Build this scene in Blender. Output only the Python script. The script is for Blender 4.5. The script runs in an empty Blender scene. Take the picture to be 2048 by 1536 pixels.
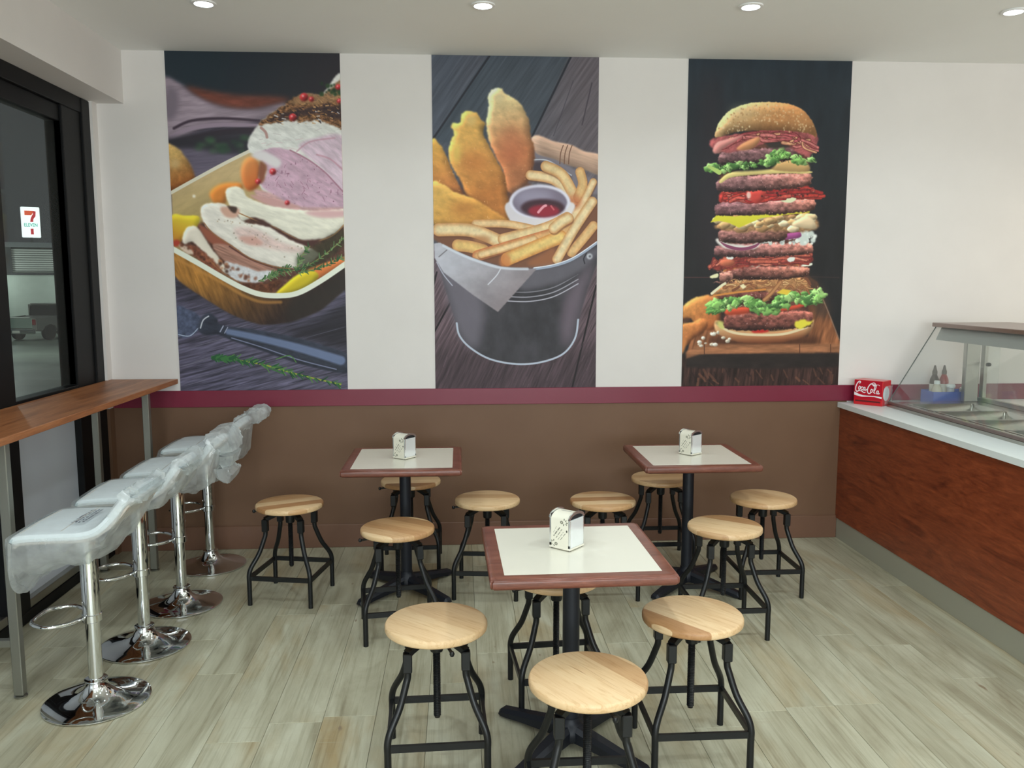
import bpy, bmesh, math, random
import numpy as np
from mathutils import Vector, Matrix
random.seed(7)
S = bpy.context.scene
COL = S.collection

# ------------------------------------------------------------------ camera
cam_d = bpy.data.cameras.new('camera'); cam = bpy.data.objects.new('camera', cam_d); COL.objects.link(cam)
F, PIT, YAW, ROLL = 1682.58, 0.119205, 0.061754, -0.00134
fwd = Vector((math.sin(YAW)*math.cos(PIT), math.cos(YAW)*math.cos(PIT), -math.sin(PIT)))
rgt = Vector((math.cos(YAW), -math.sin(YAW), 0)); up = rgt.cross(fwd)
r2 = rgt*math.cos(ROLL)+up*math.sin(ROLL); u2 = up*math.cos(ROLL)-rgt*math.sin(ROLL)
M = Matrix((r2, u2, -fwd)).transposed().to_4x4(); M.translation = Vector((0, 0, 1.70))
cam.matrix_world = M
cam_d.sensor_width = 36; cam_d.lens = F/2048*36; cam_d.clip_start = 0.05; cam_d.clip_end = 300
S.camera = cam
# ------------------------------------------------------------------ world, exposure, room lamps, added fill lights
w = bpy.data.worlds.new('night_sky'); S.world = w; w.use_nodes = True
w.node_tree.nodes['Background'].inputs[0].default_value = (0.055, 0.062, 0.066, 1)
w.node_tree.nodes['Background'].inputs[1].default_value = 0.75
S.view_settings.view_transform = 'Standard'; S.view_settings.look = 'None'
S.view_settings.exposure = -0.27; S.view_settings.gamma = 1.0; S.view_settings.use_curve_mapping = False
S.cycles.use_denoising = True
S.cycles.max_bounces = 10; S.cycles.transparent_max_bounces = 16
S.cycles.sample_clamp_indirect = 6.0
D, HC = 5.3675, 3.088
LAMP_XY = [(-1.26, 4.47), (0.13, 4.42), (1.48, 4.36), (2.86, 4.36)]
def lamp(name, x, y, z, power, size=0.05, spot=150, blend=0.9, col=(0.86, 0.97, 1.0), tgt=None):
    l = bpy.data.lights.new(name, 'SPOT'); l.energy = power; l.color = col
    l.shadow_soft_size = size; l.spot_size = math.radians(spot); l.spot_blend = blend
    o = bpy.data.objects.new(name, l); COL.objects.link(o); o.location = (x, y, z)
    if tgt is not None: o.rotation_euler = (Vector(tgt)-Vector((x, y, z))).to_track_quat('-Z', 'Y').to_euler()
    return o
PW = 36.0
for i, (x, y) in enumerate(LAMP_XY):
    lamp('downlight_beam', x, y, HC-0.03, PW*0.62)
for y in (2.3, 0.3, -1.7):
    for x in (-1.2, 0.2, 1.6, 3.0, 4.6):
        lamp('downlight_beam', x, y, HC-0.03, PW*(1.5 if y > 0 else 1.2))
def panel(name, x, y, z, sx, sy, power, tgt, col=(.87, .97, 1)):
    l = bpy.data.lights.new(name, 'AREA'); l.shape = 'RECTANGLE'; l.size = sx; l.size_y = sy; l.energy = power; l.color = col
    o = bpy.data.objects.new(name, l); COL.objects.link(o); o.location = (x, y, z); o.rotation_euler = (Vector(tgt)-Vector((x, y, z))).to_track_quat('-Z', 'Y').to_euler()
panel('added_rear_fill', .8, -3.4, 1.7, 4.2, 1.5, 260, (.8, 5, 1.75))  # unseen area light, added behind the camera to brighten the back wall
panel('added_side_fill', 6.8, 2.4, 1.7, 3.0, 1.4, 60, (0, 3.2, 1.8), (1, .93, .84))  # unseen warm area light, added to lift the ceiling and right side
lamp('downlight_beam', 4.4, 4.2, HC-0.03, PW*1.1, col=(1.0, 0.86, 0.66))

# ------------------------------------------------------------------ helpers
def lin(c):
    return tuple(((x/255)/12.92 if x/255 <= .04045 else ((x/255+.055)/1.055)**2.4) for x in c)
def link(o, parent=None):
    COL.objects.link(o)
    if parent is not None: o.parent = parent
    return o
def obj(name, bm, m=None, parent=None, smooth=False, ang=40):
    me = bpy.data.meshes.new(name)
    if isinstance(bm, tuple): me.from_pydata(*bm); me.update()
    else:
        bmesh.ops.recalc_face_normals(bm, faces=bm.faces); bm.to_mesh(me); bm.free()
    if m: me.materials.append(m)
    if smooth:
        for p in me.polygons: p.use_smooth = True
        try: me.set_sharp_from_angle(angle=math.radians(ang))
        except Exception: pass
    return link(bpy.data.objects.new(name, me), parent)
def empty(name, loc=(0, 0, 0), rz=0):
    o = bpy.data.objects.new(name, None); o.empty_display_size = .1; COL.objects.link(o)
    o.location = loc; o.rotation_euler = (0, 0, rz); return o
def tag(o, label=None, cat=None, group=None, kind=None):
    if label: o['label'] = label
    if cat: o['category'] = cat
    if group: o['group'] = group
    if kind: o['kind'] = kind
    return o
def struct(o): o['kind'] = 'structure'; return o
def BM(): return bmesh.new()
def box(bm, x0, x1, y0, y1, z0, z1, bev=0, seg=1, mat=None):
    vs = [bm.verts.new((x, y, z)) for x in (x0, x1) for y in (y0, y1) for z in (z0, z1)]
    fs = [bm.faces.new([vs[i] for i in q]) for q in ((0,1,3,2),(4,6,7,5),(0,4,5,1),(2,3,7,6),(0,2,6,4),(1,5,7,3))]
    if mat is not None: bmesh.ops.transform(bm, matrix=mat, verts=vs)
    if bev: 
        es = list({e for f in fs for e in f.edges})
        bmesh.ops.bevel(bm, geom=es, offset=bev, segments=seg, profile=.5, affect='EDGES')
    return bm
def lathe(bm, prof, n=32, c=(0, 0), close=False):
    rings = []
    for r, z in prof:
        if r < 1e-5: rings.append([bm.verts.new((c[0], c[1], z))])
        else: rings.append([bm.verts.new((c[0]+r*math.cos(2*math.pi*i/n), c[1]+r*math.sin(2*math.pi*i/n), z)) for i in range(n)])
    for a, b in zip(rings, rings[1:]):
        for i in range(n):
            j = (i+1) % n
            if len(a) == 1 and len(b) == 1: continue
            if len(a) == 1: bm.faces.new((a[0], b[i], b[j]))
            elif len(b) == 1: bm.faces.new((a[i], b[0], a[j]))
            else: bm.faces.new((a[i], b[i], b[j], a[j]))
    if len(rings[0]) > 1: bm.faces.new(rings[0])
    if len(rings[-1]) > 1: bm.faces.new(list(reversed(rings[-1])))
    return bm
def smoothpath(pts, k=4, closed=False):
    P = [Vector(p) for p in pts]; n = len(P); out = []
    rng = range(n if closed else n-1)
    for i in rng:
        if closed: a, b, c, d = P[(i-1) % n], P[i], P[(i+1) % n], P[(i+2) % n]
        else: a, b, c, d = P[max(i-1, 0)], P[i], P[i+1], P[min(i+2, n-1)]
        for t in range(k):
            t /= k
            out.append(.5*((2*b)+(c-a)*t+(2*a-5*b+4*c-d)*t*t+(3*b-a-3*c+d)*t**3))
    if not closed: out.append(P[-1])
    return out
def sweep(bm, path, prof, closed=False, upv=(0, 0, 1)):
    """prof: list of (a,b) offsets in the frame (side, normal) or a float radius."""
    if isinstance(prof, (int, float)):
        prof = [(prof*math.cos(2*math.pi*i/12), prof*math.sin(2*math.pi*i/12)) for i in range(12)]
    P = [Vector(p) for p in path]; n = len(P); rings = []; nprev = None
    for i in range(n):
        if closed: t = P[(i+1) % n]-P[i-1]
        else: t = P[min(i+1, n-1)]-P[max(i-1, 0)]
        t.normalize()
        ref = nprev if nprev is not None else Vector(upv)
        s = t.cross(ref)
        if s.length < 1e-4: s = t.cross(Vector((1, 0, 0)))
        s.normalize(); nn = s.cross(t); nprev = nn
        rings.append([bm.verts.new(P[i]+s*a+nn*b) for a, b in prof])
    m = len(prof)
    for k in range(n if closed else n-1):
        a, b = rings[k], rings[(k+1) % n]
        for i in range(m): bm.faces.new((a[i], a[(i+1) % m], b[(i+1) % m], b[i]))
    if not closed: bm.faces.new(rings[0][::-1]); bm.faces.new(rings[-1])
    return bm
def rect(w_, h_): return [(-w_/2, -h_/2), (w_/2, -h_/2), (w_/2, h_/2), (-w_/2, h_/2)]
def prism(bm, pts, y0, y1, axis='y'):
    """polygon in XZ (axis y) / XY (axis z) / YZ (axis x) extruded."""
    def mk(a, b, t): return {'y': (a, t, b), 'z': (a, b, t), 'x': (t, a, b)}[axis]
    A = [bm.verts.new(mk(a, b, y0)) for a, b in pts]; B = [bm.verts.new(mk(a, b, y1)) for a, b in pts]
    bm.faces.new(A); bm.faces.new(B[::-1]); n = len(pts)
    for i in range(n): bm.faces.new((A[i], A[(i+1) % n], B[(i+1) % n], B[i]))
    return bm
def copy_tree(o, parent=None):
    c = o.copy(); COL.objects.link(c)
    if parent is not None: c.parent = parent
    for ch in list(o.children): copy_tree(ch, c)
    return c

# ------------------------------------------------------------------ materials
def mat(name, col, rough=.5, metal=0, spec=.5, emit=None, es=0, coat=0):
    m = bpy.data.materials.new(name); m.use_nodes = True; b = m.node_tree.nodes['Principled BSDF']
    b.inputs['Base Color'].default_value = (*lin(col), 1); b.inputs['Roughness'].default_value = rough
    b.inputs['Metallic'].default_value = metal; b.inputs['Specular IOR Level'].default_value = spec
    b.inputs['Coat Weight'].default_value = coat
    if emit: b.inputs['Emission Color'].default_value = (*lin(emit), 1); b.inputs['Emission Strength'].default_value = es
    return m
def N(m, t, **kw):
    n = m.node_tree.nodes.new(t)
    for k, v in kw.items():
        if k in n.inputs: n.inputs[k].default_value = v
        else: setattr(n, k, v)
    return n
def L(m, a, b): m.node_tree.links.new(a, b)
def bsdf(m): return m.node_tree.nodes['Principled BSDF']
def coords(m, scale=(1, 1, 1), kind='Object', rnd=0, rot=(0, 0, 0)):
    tc = N(m, 'ShaderNodeTexCoord'); mp = N(m, 'ShaderNodeMapping'); mp.inputs['Scale'].default_value = scale; mp.inputs['Rotation'].default_value = rot
    L(m, tc.outputs[kind], mp.inputs['Vector']); out = mp.outputs[0]
    if rnd:
        oi = N(m, 'ShaderNodeObjectInfo'); mu = N(m, 'ShaderNodeMath', operation='MULTIPLY'); mu.inputs[1].default_value = rnd
        L(m, oi.outputs['Random'], mu.inputs[0]); va = N(m, 'ShaderNodeVectorMath', operation='ADD')
        cb = N(m, 'ShaderNodeCombineXYZ'); 
        for k in range(3): L(m, mu.outputs[0], cb.inputs[k])
        L(m, out, va.inputs[0]); L(m, cb.outputs[0], va.inputs[1]); out = va.outputs[0]
    return out
def noise(m, vec, scale=5, detail=4, rough=.55, dist=0):
    n = N(m, 'ShaderNodeTexNoise'); n.inputs['Scale'].default_value = scale; n.inputs['Detail'].default_value = detail
    n.inputs['Roughness'].default_value = rough; n.inputs['Distortion'].default_value = dist; L(m, vec, n.inputs['Vector']); return n.outputs['Fac']
def ramp(m, fac, stops):
    r = N(m, 'ShaderNodeValToRGB'); e = r.color_ramp.elements
    while len(e) < len(stops): e.new(.5)
    for el, (p, c) in zip(e, stops): el.position = p; el.color = (*lin(c), 1) if not isinstance(c, float) else (c, c, c, 1)
    L(m, fac, r.inputs['Fac']); return r.outputs['Color']
def mix(m, fac, a, b, mode='MIX'):
    n = N(m, 'ShaderNodeMix', data_type='RGBA', blend_type=mode)
    for s, v in ((0, fac), (6, a), (7, b)):
        if isinstance(v, (int, float)): n.inputs[s].default_value = v
        elif isinstance(v, tuple): n.inputs[s].default_value = (*lin(v), 1)
        else: L(m, v, n.inputs[s])
    return n.outputs[2]
def bump(m, fac, st=.1, dist=.01):
    b = N(m, 'ShaderNodeBump'); b.inputs['Strength'].default_value = st; b.inputs['Distance'].default_value = dist
    L(m, fac, b.inputs['Height']); L(m, b.outputs[0], bsdf(m).inputs['Normal'])

def paint(name, c, var=6, rough=.55):
    m = mat(name, c, rough); v = coords(m); f = noise(m, v, 3, 5)
    L(m, ramp(m, f, [(.3, tuple(x-var for x in c)), (.7, c)]), bsdf(m).inputs['Base Color'])
    bump(m, noise(m, v, 220, 2), .06, .002); return m
M_wall = paint('cream_wall_paint', (226, 221, 218), 4)
M_ceil = paint('white_ceiling_paint', (240, 240, 238), 2, .8)
M_brown = paint('brown_wall_paint', (114, 83, 61), 5, .55)
M_base = paint('brown_baseboard_paint', (118, 85, 67), 4, .42)
M_red = paint('maroon_trim_paint', (122, 30, 56), 4, .38)
M_black = mat('black_frame_metal', (9, 10, 12), .5, 0, .25)
M_blackst = mat('black_powder_coat', (20, 22, 24), .38, .2)
M_castiron = mat('black_cast_iron', (24, 28, 38), .45, .2)
M_chrome = mat('chrome', (225, 228, 230), .05, 1)
M_bright = mat('polished_bright_metal', (235, 238, 240), .18, .9)
M_steel = mat('brushed_steel', (176, 176, 170), .3, 1)
M_ssteel = mat('satin_stainless', (185, 186, 184), .24, 1)
M_legsteel = mat('grey_steel_tube', (150, 150, 142), .4, .85)
M_kick = mat('brushed_kickboard', (166, 165, 150), .42, .2)
M_white = mat('white_stone_bench', (232, 240, 240), .3)
M_seatpad = mat('white_padded_vinyl', (236, 240, 242), .45)
M_piping = mat('cream_board_edge', (205, 196, 188), .55)
M_ink = mat('grey_print_ink', (92, 98, 112), .7)
M_cream = mat('cream_laminate', (226, 222, 208), .2)
M_tin = mat('cream_printed_tin', (226, 222, 206), .3)
M_plate = mat('polished_napkin_plate', (236, 240, 242), .12, .35)
M_darkin = mat('dark_inside', (24, 20, 24), .7)
M_cokered = mat('red_gloss_card', (205, 24, 34), .28, coat=.3)
M_blue = mat('blue_plastic', (60, 96, 190), .4)
M_vent = mat('white_ring_metal', (235, 235, 235), .4)
M_glow = mat('downlight_glass', (255, 255, 255), .4, emit=(235, 250, 255), es=30)

def wood_veneer(name, stops, grain=(1.2, 14, 14), rough=.35, dist=1.6, rnd=0):
    m = mat(name, stops[0][1], rough); v = coords(m, grain, rnd=rnd); f = noise(m, v, 1.6, 7, .62, dist)
    c = ramp(m, f, stops); f2 = noise(m, coords(m, tuple(g*5 for g in grain), rnd=rnd), 3, 4)
    c2 = mix(m, .35, c, ramp(m, f2, [(.35, .35), (.65, 1.0)]), 'MULTIPLY'); L(m, c2, bsdf(m).inputs['Base Color'])
    return m
M_counter = wood_veneer('red_brown_timber_laminate', [(.25, (98, 38, 20)), (.45, (134, 62, 34)), (.62, (152, 74, 42)), (.8, (170, 90, 54))], (9, 1.1, 7), .36, 2.6)
M_bar = wood_veneer('warm_timber_laminate', [(.3, (126, 74, 42)), (.5, (166, 104, 62)), (.72, (190, 128, 82))], (11, .8, 8), .42, 1.2)
M_edge = wood_veneer('red_brown_table_edge', [(.3, (100, 56, 44)), (.55, (126, 74, 60)), (.75, (142, 90, 74))], (3, 16, 16), .3, .6)

def seat_wood():
    m = mat('oiled_hardwood_seat', (210, 170, 120), .42); oi = N(m, 'ShaderNodeObjectInfo')
    v = coords(m, (1, 1, 1)); sp = N(m, 'ShaderNodeSeparateXYZ'); L(m, v, sp.inputs[0])
    # glued boards run along local x; tone per board
    wob = noise(m, coords(m, (3, 3, 3), rnd=9), 2, 2); 
    ad = N(m, 'ShaderNodeMath', operation='MULTIPLY_ADD'); L(m, sp.outputs['Y'], ad.inputs[0]); ad.inputs[1].default_value = 13.0
    r9 = N(m, 'ShaderNodeMath', operation='MULTIPLY'); L(m, oi.outputs['Random'], r9.inputs[0]); r9.inputs[1].default_value = 37; L(m, r9.outputs[0], ad.inputs[2])
    fl = N(m, 'ShaderNodeMath', operation='FLOOR'); L(m, ad.outputs[0], fl.inputs[0])
    wn = N(m, 'ShaderNodeTexWhiteNoise', noise_dimensions='1D'); L(m, fl.outputs[0], wn.inputs['W'])
    tone = ramp(m, wn.outputs['Value'], [(0., (178, 136, 94)), (.25, (214, 180, 138)), (.6, (226, 198, 158)), (.8, (200, 160, 116)), (1., (168, 122, 80))])
    gn = noise(m, coords(m, (2.2, 26, 26), rnd=23), 2.4, 6, .6, 1.4)
    c = mix(m, .75, tone, ramp(m, gn, [(.25, (214, 190, 160)), (.5, (250, 244, 236)), (.72, (255, 255, 255))]), 'MULTIPLY')
    st = ramp(m, noise(m, coords(m, (1.0, 13, 13), rnd=51), 1.3, 3, .5, 2.0), [(.68, 0.0), (.71, .8), (.73, 0.0)])
    c = mix(m, st, c, (150, 104, 66)); 
    L(m, c, bsdf(m).inputs['Base Color']); return m
M_seat = seat_wood()

def floor_mat():
    m = mat('weathered_timber_vinyl', (190, 185, 160), .36, spec=.35)
    v = coords(m, (1, .22, 1), rnd=40)
    c = ramp(m, noise(m, v, 5, 7, .62, .8), [(.25, (144, 137, 114)), (.4, (170, 166, 143)), (.58, (190, 188, 166)), (.8, (204, 204, 186))])
    br = ramp(m, noise(m, coords(m, (1, .3, 1), rnd=77), 2.6, 5, .6, .5), [(.5, 0.0), (.72, 1.0)])
    c = mix(m, br, c, (166, 148, 112))
    gr = ramp(m, noise(m, coords(m, (30, .9, 1), rnd=15), 2, 5, .65, .3), [(.3, (176, 168, 150)), (.52, (255, 255, 255))])
    c = mix(m, .5, c, gr, 'MULTIPLY')
    sp = ramp(m, noise(m, coords(m, (9, 3, 1), rnd=5), 2.2, 2, .5), [(.76, 0.0), (.80, 1.0)])
    c = mix(m, sp, c, (138, 122, 100))
    tr = ramp(m, noise(m, coords(m, (2, 30, 1), rnd=5), 2.2, 3, .5), [(.62, 0.0), (.74, .5)])
    c = mix(m, tr, c, (172, 164, 140))
    L(m, c, bsdf(m).inputs['Base Color']); bump(m, noise(m, coords(m, (30, 2, 1), rnd=15), 3, 4), .04, .002); return m
M_floor = floor_mat()

def clear_glass(name, tint=(.94, .97, .96), gloss=.04, gz=.4, rough=0.0, haze=0):
    m = bpy.data.materials.new(name); m.use_nodes = True; nt = m.node_tree; nt.nodes.clear()
    out = N(m, 'ShaderNodeOutputMaterial'); t = N(m, 'ShaderNodeBsdfTransparent'); t.inputs[0].default_value = (*tint, 1)
    g = N(m, 'ShaderNodeBsdfGlossy'); g.inputs['Roughness'].default_value = rough
    lw = N(m, 'ShaderNodeLayerWeight'); pw = N(m, 'ShaderNodeMath', operation='POWER'); pw.inputs[1].default_value = 4; L(m, lw.outputs['Facing'], pw.inputs[0])
    fr = N(m, 'ShaderNodeMath', operation='MULTIPLY_ADD'); L(m, pw.outputs[0], fr.inputs[0]); fr.inputs[1].default_value = gz; fr.inputs[2].default_value = gloss
    ms = N(m, 'ShaderNodeMixShader'); L(m, fr.outputs[0], ms.inputs[0]); L(m, t.outputs[0], ms.inputs[1]); L(m, g.outputs[0], ms.inputs[2])
    last = ms.outputs[0]
    if haze:
        d = N(m, 'ShaderNodeBsdfDiffuse'); d.inputs[0].default_value = (.8, .82, .8, 1); m2 = N(m, 'ShaderNodeMixShader'); m2.inputs[0].default_value = haze
        L(m, last, m2.inputs[1]); L(m, d.outputs[0], m2.inputs[2]); last = m2.outputs[0]
    L(m, last, out.inputs[0]); return m
M_glass = clear_glass('case_glass', (.97,.985,.98), gloss=.03, haze=.05)
M_pane = clear_glass('window_glass', (.9, .93, .92), gloss=.012, gz=.16, haze=.02)

def bag_mat(nm='clear_plastic_wrap', lo=.26, hi=.54):
    m = bpy.data.materials.new(nm); m.use_nodes = True; nt = m.node_tree; nt.nodes.clear()
    out = N(m, 'ShaderNodeOutputMaterial'); t = N(m, 'ShaderNodeBsdfTransparent'); t.inputs[0].default_value = (.93, .96, .97, 1)
    d = N(m, 'ShaderNodeBsdfDiffuse'); d.inputs[0].default_value = (.9, .93, .94, 1)
    tl = N(m, 'ShaderNodeBsdfTranslucent'); tl.inputs[0].default_value = (.9, .93, .94, 1)
    g = N(m, 'ShaderNodeBsdfGlossy'); g.inputs['Roughness'].default_value = .1
    v = coords(m, (1, 1, 1), rnd=6); f = noise(m, v, 16, 5, .6, 1.2)
    b = N(m, 'ShaderNodeBump'); b.inputs['Strength'].default_value = .35; b.inputs['Distance'].default_value = .01; L(m, f, b.inputs['Height'])
    for s in (d, tl, g): L(m, b.outputs[0], s.inputs['Normal'])
    a = N(m, 'ShaderNodeMixShader'); a.inputs[0].default_value = .45; L(m, d.outputs[0], a.inputs[1]); L(m, tl.outputs[0], a.inputs[2])
    c = N(m, 'ShaderNodeMixShader'); c.inputs[0].default_value = .14; L(m, a.outputs[0], c.inputs[1]); L(m, g.outputs[0], c.inputs[2])
    e = N(m, 'ShaderNodeMixShader'); fr = ramp(m, noise(m, v, 9, 3), [(.3, lo), (.7, hi)]); L(m, fr, e.inputs[0])
    L(m, t.outputs[0], e.inputs[1]); L(m, c.outputs[0], e.inputs[2]); L(m, e.outputs[0], out.inputs[0]); return m
M_bag = bag_mat(); M_bagt = bag_mat('tight_plastic_wrap', .05, .22)

# ------------------------------------------------------------------ flat print painter (numpy canvas for posters and printed faces)
TAB = np.random.RandomState(11).rand(16, 128, 128).astype(np.float32)
def vn(x, y, s=0):
    T = TAB[s % 16]; xi = np.floor(x).astype(int); yi = np.floor(y).astype(int); fx = x-xi; fy = y-yi
    fx = fx*fx*(3-2*fx); fy = fy*fy*(3-2*fy); x0 = xi & 127; x1 = (xi+1) & 127; y0 = yi & 127; y1 = (yi+1) & 127
    return (T[y0, x0]*(1-fx)+T[y0, x1]*fx)*(1-fy)+(T[y1, x0]*(1-fx)+T[y1, x1]*fx)*fy
def fbm(x, y, o=4, s=0):
    r = 0; a = .5; t = 0
    for k in range(o): r = r+a*vn(x*2**k+17*k, y*2**k+5*k, s+k); t += a; a *= .55
    return r/t
def blur(a, r):
    r = int(round(r))
    if r < 1: return a
    for ax in (0, 1):
        for _ in range(2):
            p = np.pad(a, [(r+1, r) if i == ax else (0, 0) for i in range(a.ndim)], mode='edge'); c = np.cumsum(p, axis=ax, dtype=np.float64)
            n = a.shape[ax]; hi = np.take(c, range(2*r+1, 2*r+1+n), axis=ax); lo = np.take(c, range(0, n), axis=ax); a = ((hi-lo)/(2*r+1)).astype(np.float32)
    return a
def spline(pts, k=7, closed=True):
    P = np.array(pts, float); n = len(P); out = []
    for i in range(n if closed else n-1):
        if closed: a, b, c, d = P[(i-1) % n], P[i], P[(i+1) % n], P[(i+2) % n]
        else: a, b, c, d = P[max(i-1, 0)], P[i], P[i+1], P[min(i+2, n-1)]
        for t in np.arange(k)/k: out.append(.5*(2*b+(c-a)*t+(2*a-5*b+4*c-d)*t*t+(3*b-a-3*c+d)*t**3))
    if not closed: out.append(P[-1])
    return np.array(out)
class Cv:
    def __init__(s, W, H, quad, bg=(60, 60, 60)):
        s.W, s.H = W, H; s.im = np.ones((H, W, 3), np.float32)*np.array(bg, np.float32)
        A = []; b = []
        for (x, y), (u, v) in zip(quad, [(0, 0), (W, 0), (W, H), (0, H)]):
            A.append([x, y, 1, 0, 0, 0, -u*x, -u*y]); b.append(u); A.append([0, 0, 0, x, y, 1, -v*x, -v*y]); b.append(v)
        h = np.linalg.solve(np.array(A, float), np.array(b, float)); s.h = np.append(h, 1).reshape(3, 3)
        s.yy, s.xx = np.mgrid[0:H, 0:W].astype(np.float32); s.sc = W/abs(quad[1][0]-quad[0][0])
    def T(s, p):
        p = np.atleast_2d(np.array(p, float)); q = np.c_[p, np.ones(len(p))] @ s.h.T; return q[:, :2]/q[:, 2:]
    def put(s, sl, m, col):
        s.im[sl] = s.im[sl]*(1-m[..., None])+col*m[..., None]
    def mask(s, pts, soft, rough, rs, seed, smooth):
        q = s.T(spline(pts) if smooth else pts); pad = int(3*soft+rough+3)
        x0 = max(int(q[:, 0].min())-pad, 0); x1 = min(int(q[:, 0].max())+pad, s.W); y0 = max(int(q[:, 1].min())-pad, 0); y1 = min(int(q[:, 1].max())+pad, s.H)
        if x1 <= x0 or y1 <= y0: return None
        sl = (slice(y0, y1), slice(x0, x1)); X = s.xx[sl]; Y = s.yy[sl]
        if rough:
            X2 = X+(fbm(X/rs, Y/rs, 3, seed)-.5)*2.6*rough; Y2 = Y+(fbm(X/rs+40, Y/rs+9, 3, seed+2)-.5)*2.6*rough
        else: X2, Y2 = X, Y
        ins = np.zeros(X.shape, bool); n = len(q)
        for i in range(n):
            (xa, ya), (xb, yb) = q[i], q[(i+1) % n]
            if ya == yb: continue
            ins ^= ((ya > Y2) != (yb > Y2)) & (X2 < (xb-xa)*(Y2-ya)/(yb-ya)+xa)
        return sl, blur(ins.astype(np.float32), max(soft, .6)), X, Y
    def fill(s, pts, col, soft=1, alpha=1., rough=0, rs=14, seed=0, smooth=True, grad=None, tex=None, shade=0, sd=(-1, -1), sr=8, spk=None):
        """grad=((x0,y0),(x1,y1),col2); tex=(sx,sy,angle,amp); shade=rounding strength; spk=(scale,thr,col)"""
        r = s.mask(pts, soft, rough, rs, seed, smooth)
        if r is None: return
        sl, m, X, Y = r; c = np.ones(X.shape+(3,), np.float32)*np.array(col, np.float32)
        if grad:
            a, b = s.T([grad[0], grad[1]]); d = b-a; t = np.clip(((X-a[0])*d[0]+(Y-a[1])*d[1])/(d@d), 0, 1)[..., None]
            c = c*(1-t)+np.array(grad[2], np.float32)*t
        if tex:
            ca, sa = math.cos(tex[2]), math.sin(tex[2]); u = (X*ca+Y*sa)/tex[0]; v = (-X*sa+Y*ca)/tex[1]
            c = c*(1+(fbm(u, v, 4, seed+3)-.5)*2*tex[3])[..., None]
        if shade:
            b = blur(m, sr); dx = np.roll(b, -int(sd[0]*sr*.6), 1)*0+np.gradient(b, axis=1); dy = np.gradient(b, axis=0)
            g = (dx*(-sd[0])*-1+dy*(-sd[1])*-1)*sr
            c = c*(1+np.clip(-g*shade, -.6, .5))[..., None]
        if spk:
            f = vn(X/spk[0], Y/spk[0], seed+5); k = np.clip((f-spk[1])*8, 0, 1)[..., None]; c = c*(1-k)+np.array(spk[2], np.float32)*k
        s.put(sl, m*alpha, np.clip(c, 0, 255))
    def stroke(s, pts, w, col, soft=1, alpha=1., taper=False, smooth=True, w2=None, tex=None, seed=0, edge=None):
        q = s.T(spline(pts, 6, False) if smooth and len(pts) > 2 else pts); w = w*s.sc/2; w2 = w if w2 is None else w2*s.sc/2
        pad = int(max(w, w2)+3*soft+3); x0 = max(int(q[:, 0].min())-pad, 0); x1 = min(int(q[:, 0].max())+pad, s.W); y0 = max(int(q[:, 1].min())-pad, 0); y1 = min(int(q[:, 1].max())+pad, s.H)
        if x1 <= x0 or y1 <= y0: return
        sl = (slice(y0, y1), slice(x0, x1)); X = s.xx[sl]; Y = s.yy[sl]; best = np.full(X.shape, -1e9, np.float32); n = len(q)-1
        for i in range(n):
            a, b = q[i], q[i+1]; d = b-a; L2 = d@d+1e-9; t = np.clip(((X-a[0])*d[0]+(Y-a[1])*d[1])/L2, 0, 1)
            dist = np.hypot(X-a[0]-d[0]*t, Y-a[1]-d[1]*t); tt = (i+t)/n; ww = w+(w2-w)*tt
            if taper: ww = ww*np.clip(np.sin(np.pi*np.clip(tt, .03, .97))*1.4, 0, 1)
            best = np.maximum(best, ww-dist)
        m = np.clip(best/max(soft, .5)+.5, 0, 1); c = np.ones(X.shape+(3,), np.float32)*np.array(col, np.float32)
        if edge is not None:
            k = np.clip(1-best/(max(w, w2)*.75), 0, 1)[..., None]**1.3; c = c*(1-k)+np.array(edge, np.float32)*k
        if tex: c = c*(1+(fbm(X/tex[0], Y/tex[0], 3, seed)-.5)*2*tex[1])[..., None]
        s.put(sl, m*alpha, np.clip(c, 0, 255))
    def dot(s, x, y, r, col, ry=None, **k):
        ry = ry or r; s.fill([(x+r*math.cos(t), y+ry*math.sin(t)) for t in np.arange(8)*math.pi/4], col, **k)
    def material(s, name, rough=.5, mul=1.0, spec=.3, emit=0):
        a = np.ones((s.H, s.W, 4), np.float32); a[..., :3] = np.clip(s.im/255*mul, 0, 1)[::-1]
        img = bpy.data.images.new(name, s.W, s.H); img.pixels.foreach_set(a.ravel()); img.update(); img.pack()
        m = mat(name, (128, 128, 128), rough, spec=spec); t = N(m, 'ShaderNodeTexImage'); t.image = img
        L(m, t.outputs[0], bsdf(m).inputs['Base Color'])
        if emit: L(m, t.outputs[0], bsdf(m).inputs['Emission Color']); bsdf(m).inputs['Emission Strength'].default_value = emit
        return m

def leafy(c, path, n, ln, w, cols, seed, spread=1.3):
    q = spline(path, 8, False); R_ = random.Random(seed)
    for k in range(n):
        i = R_.randrange(len(q)-1); x, y = q[i]; dx, dy = q[i+1]-q[i]; a = math.atan2(dy, dx)+R_.choice((-1, 1))*R_.uniform(.3, spread)
        l = ln*R_.uniform(.5, 1.1); x += R_.uniform(-3, 3); y += R_.uniform(-3, 3)
        c.stroke([(x, y), (x+l*math.cos(a), y+l*math.sin(a))], w*R_.uniform(.6, 1.1), R_.choice(cols), soft=1.2, w2=w*.4)

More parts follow.
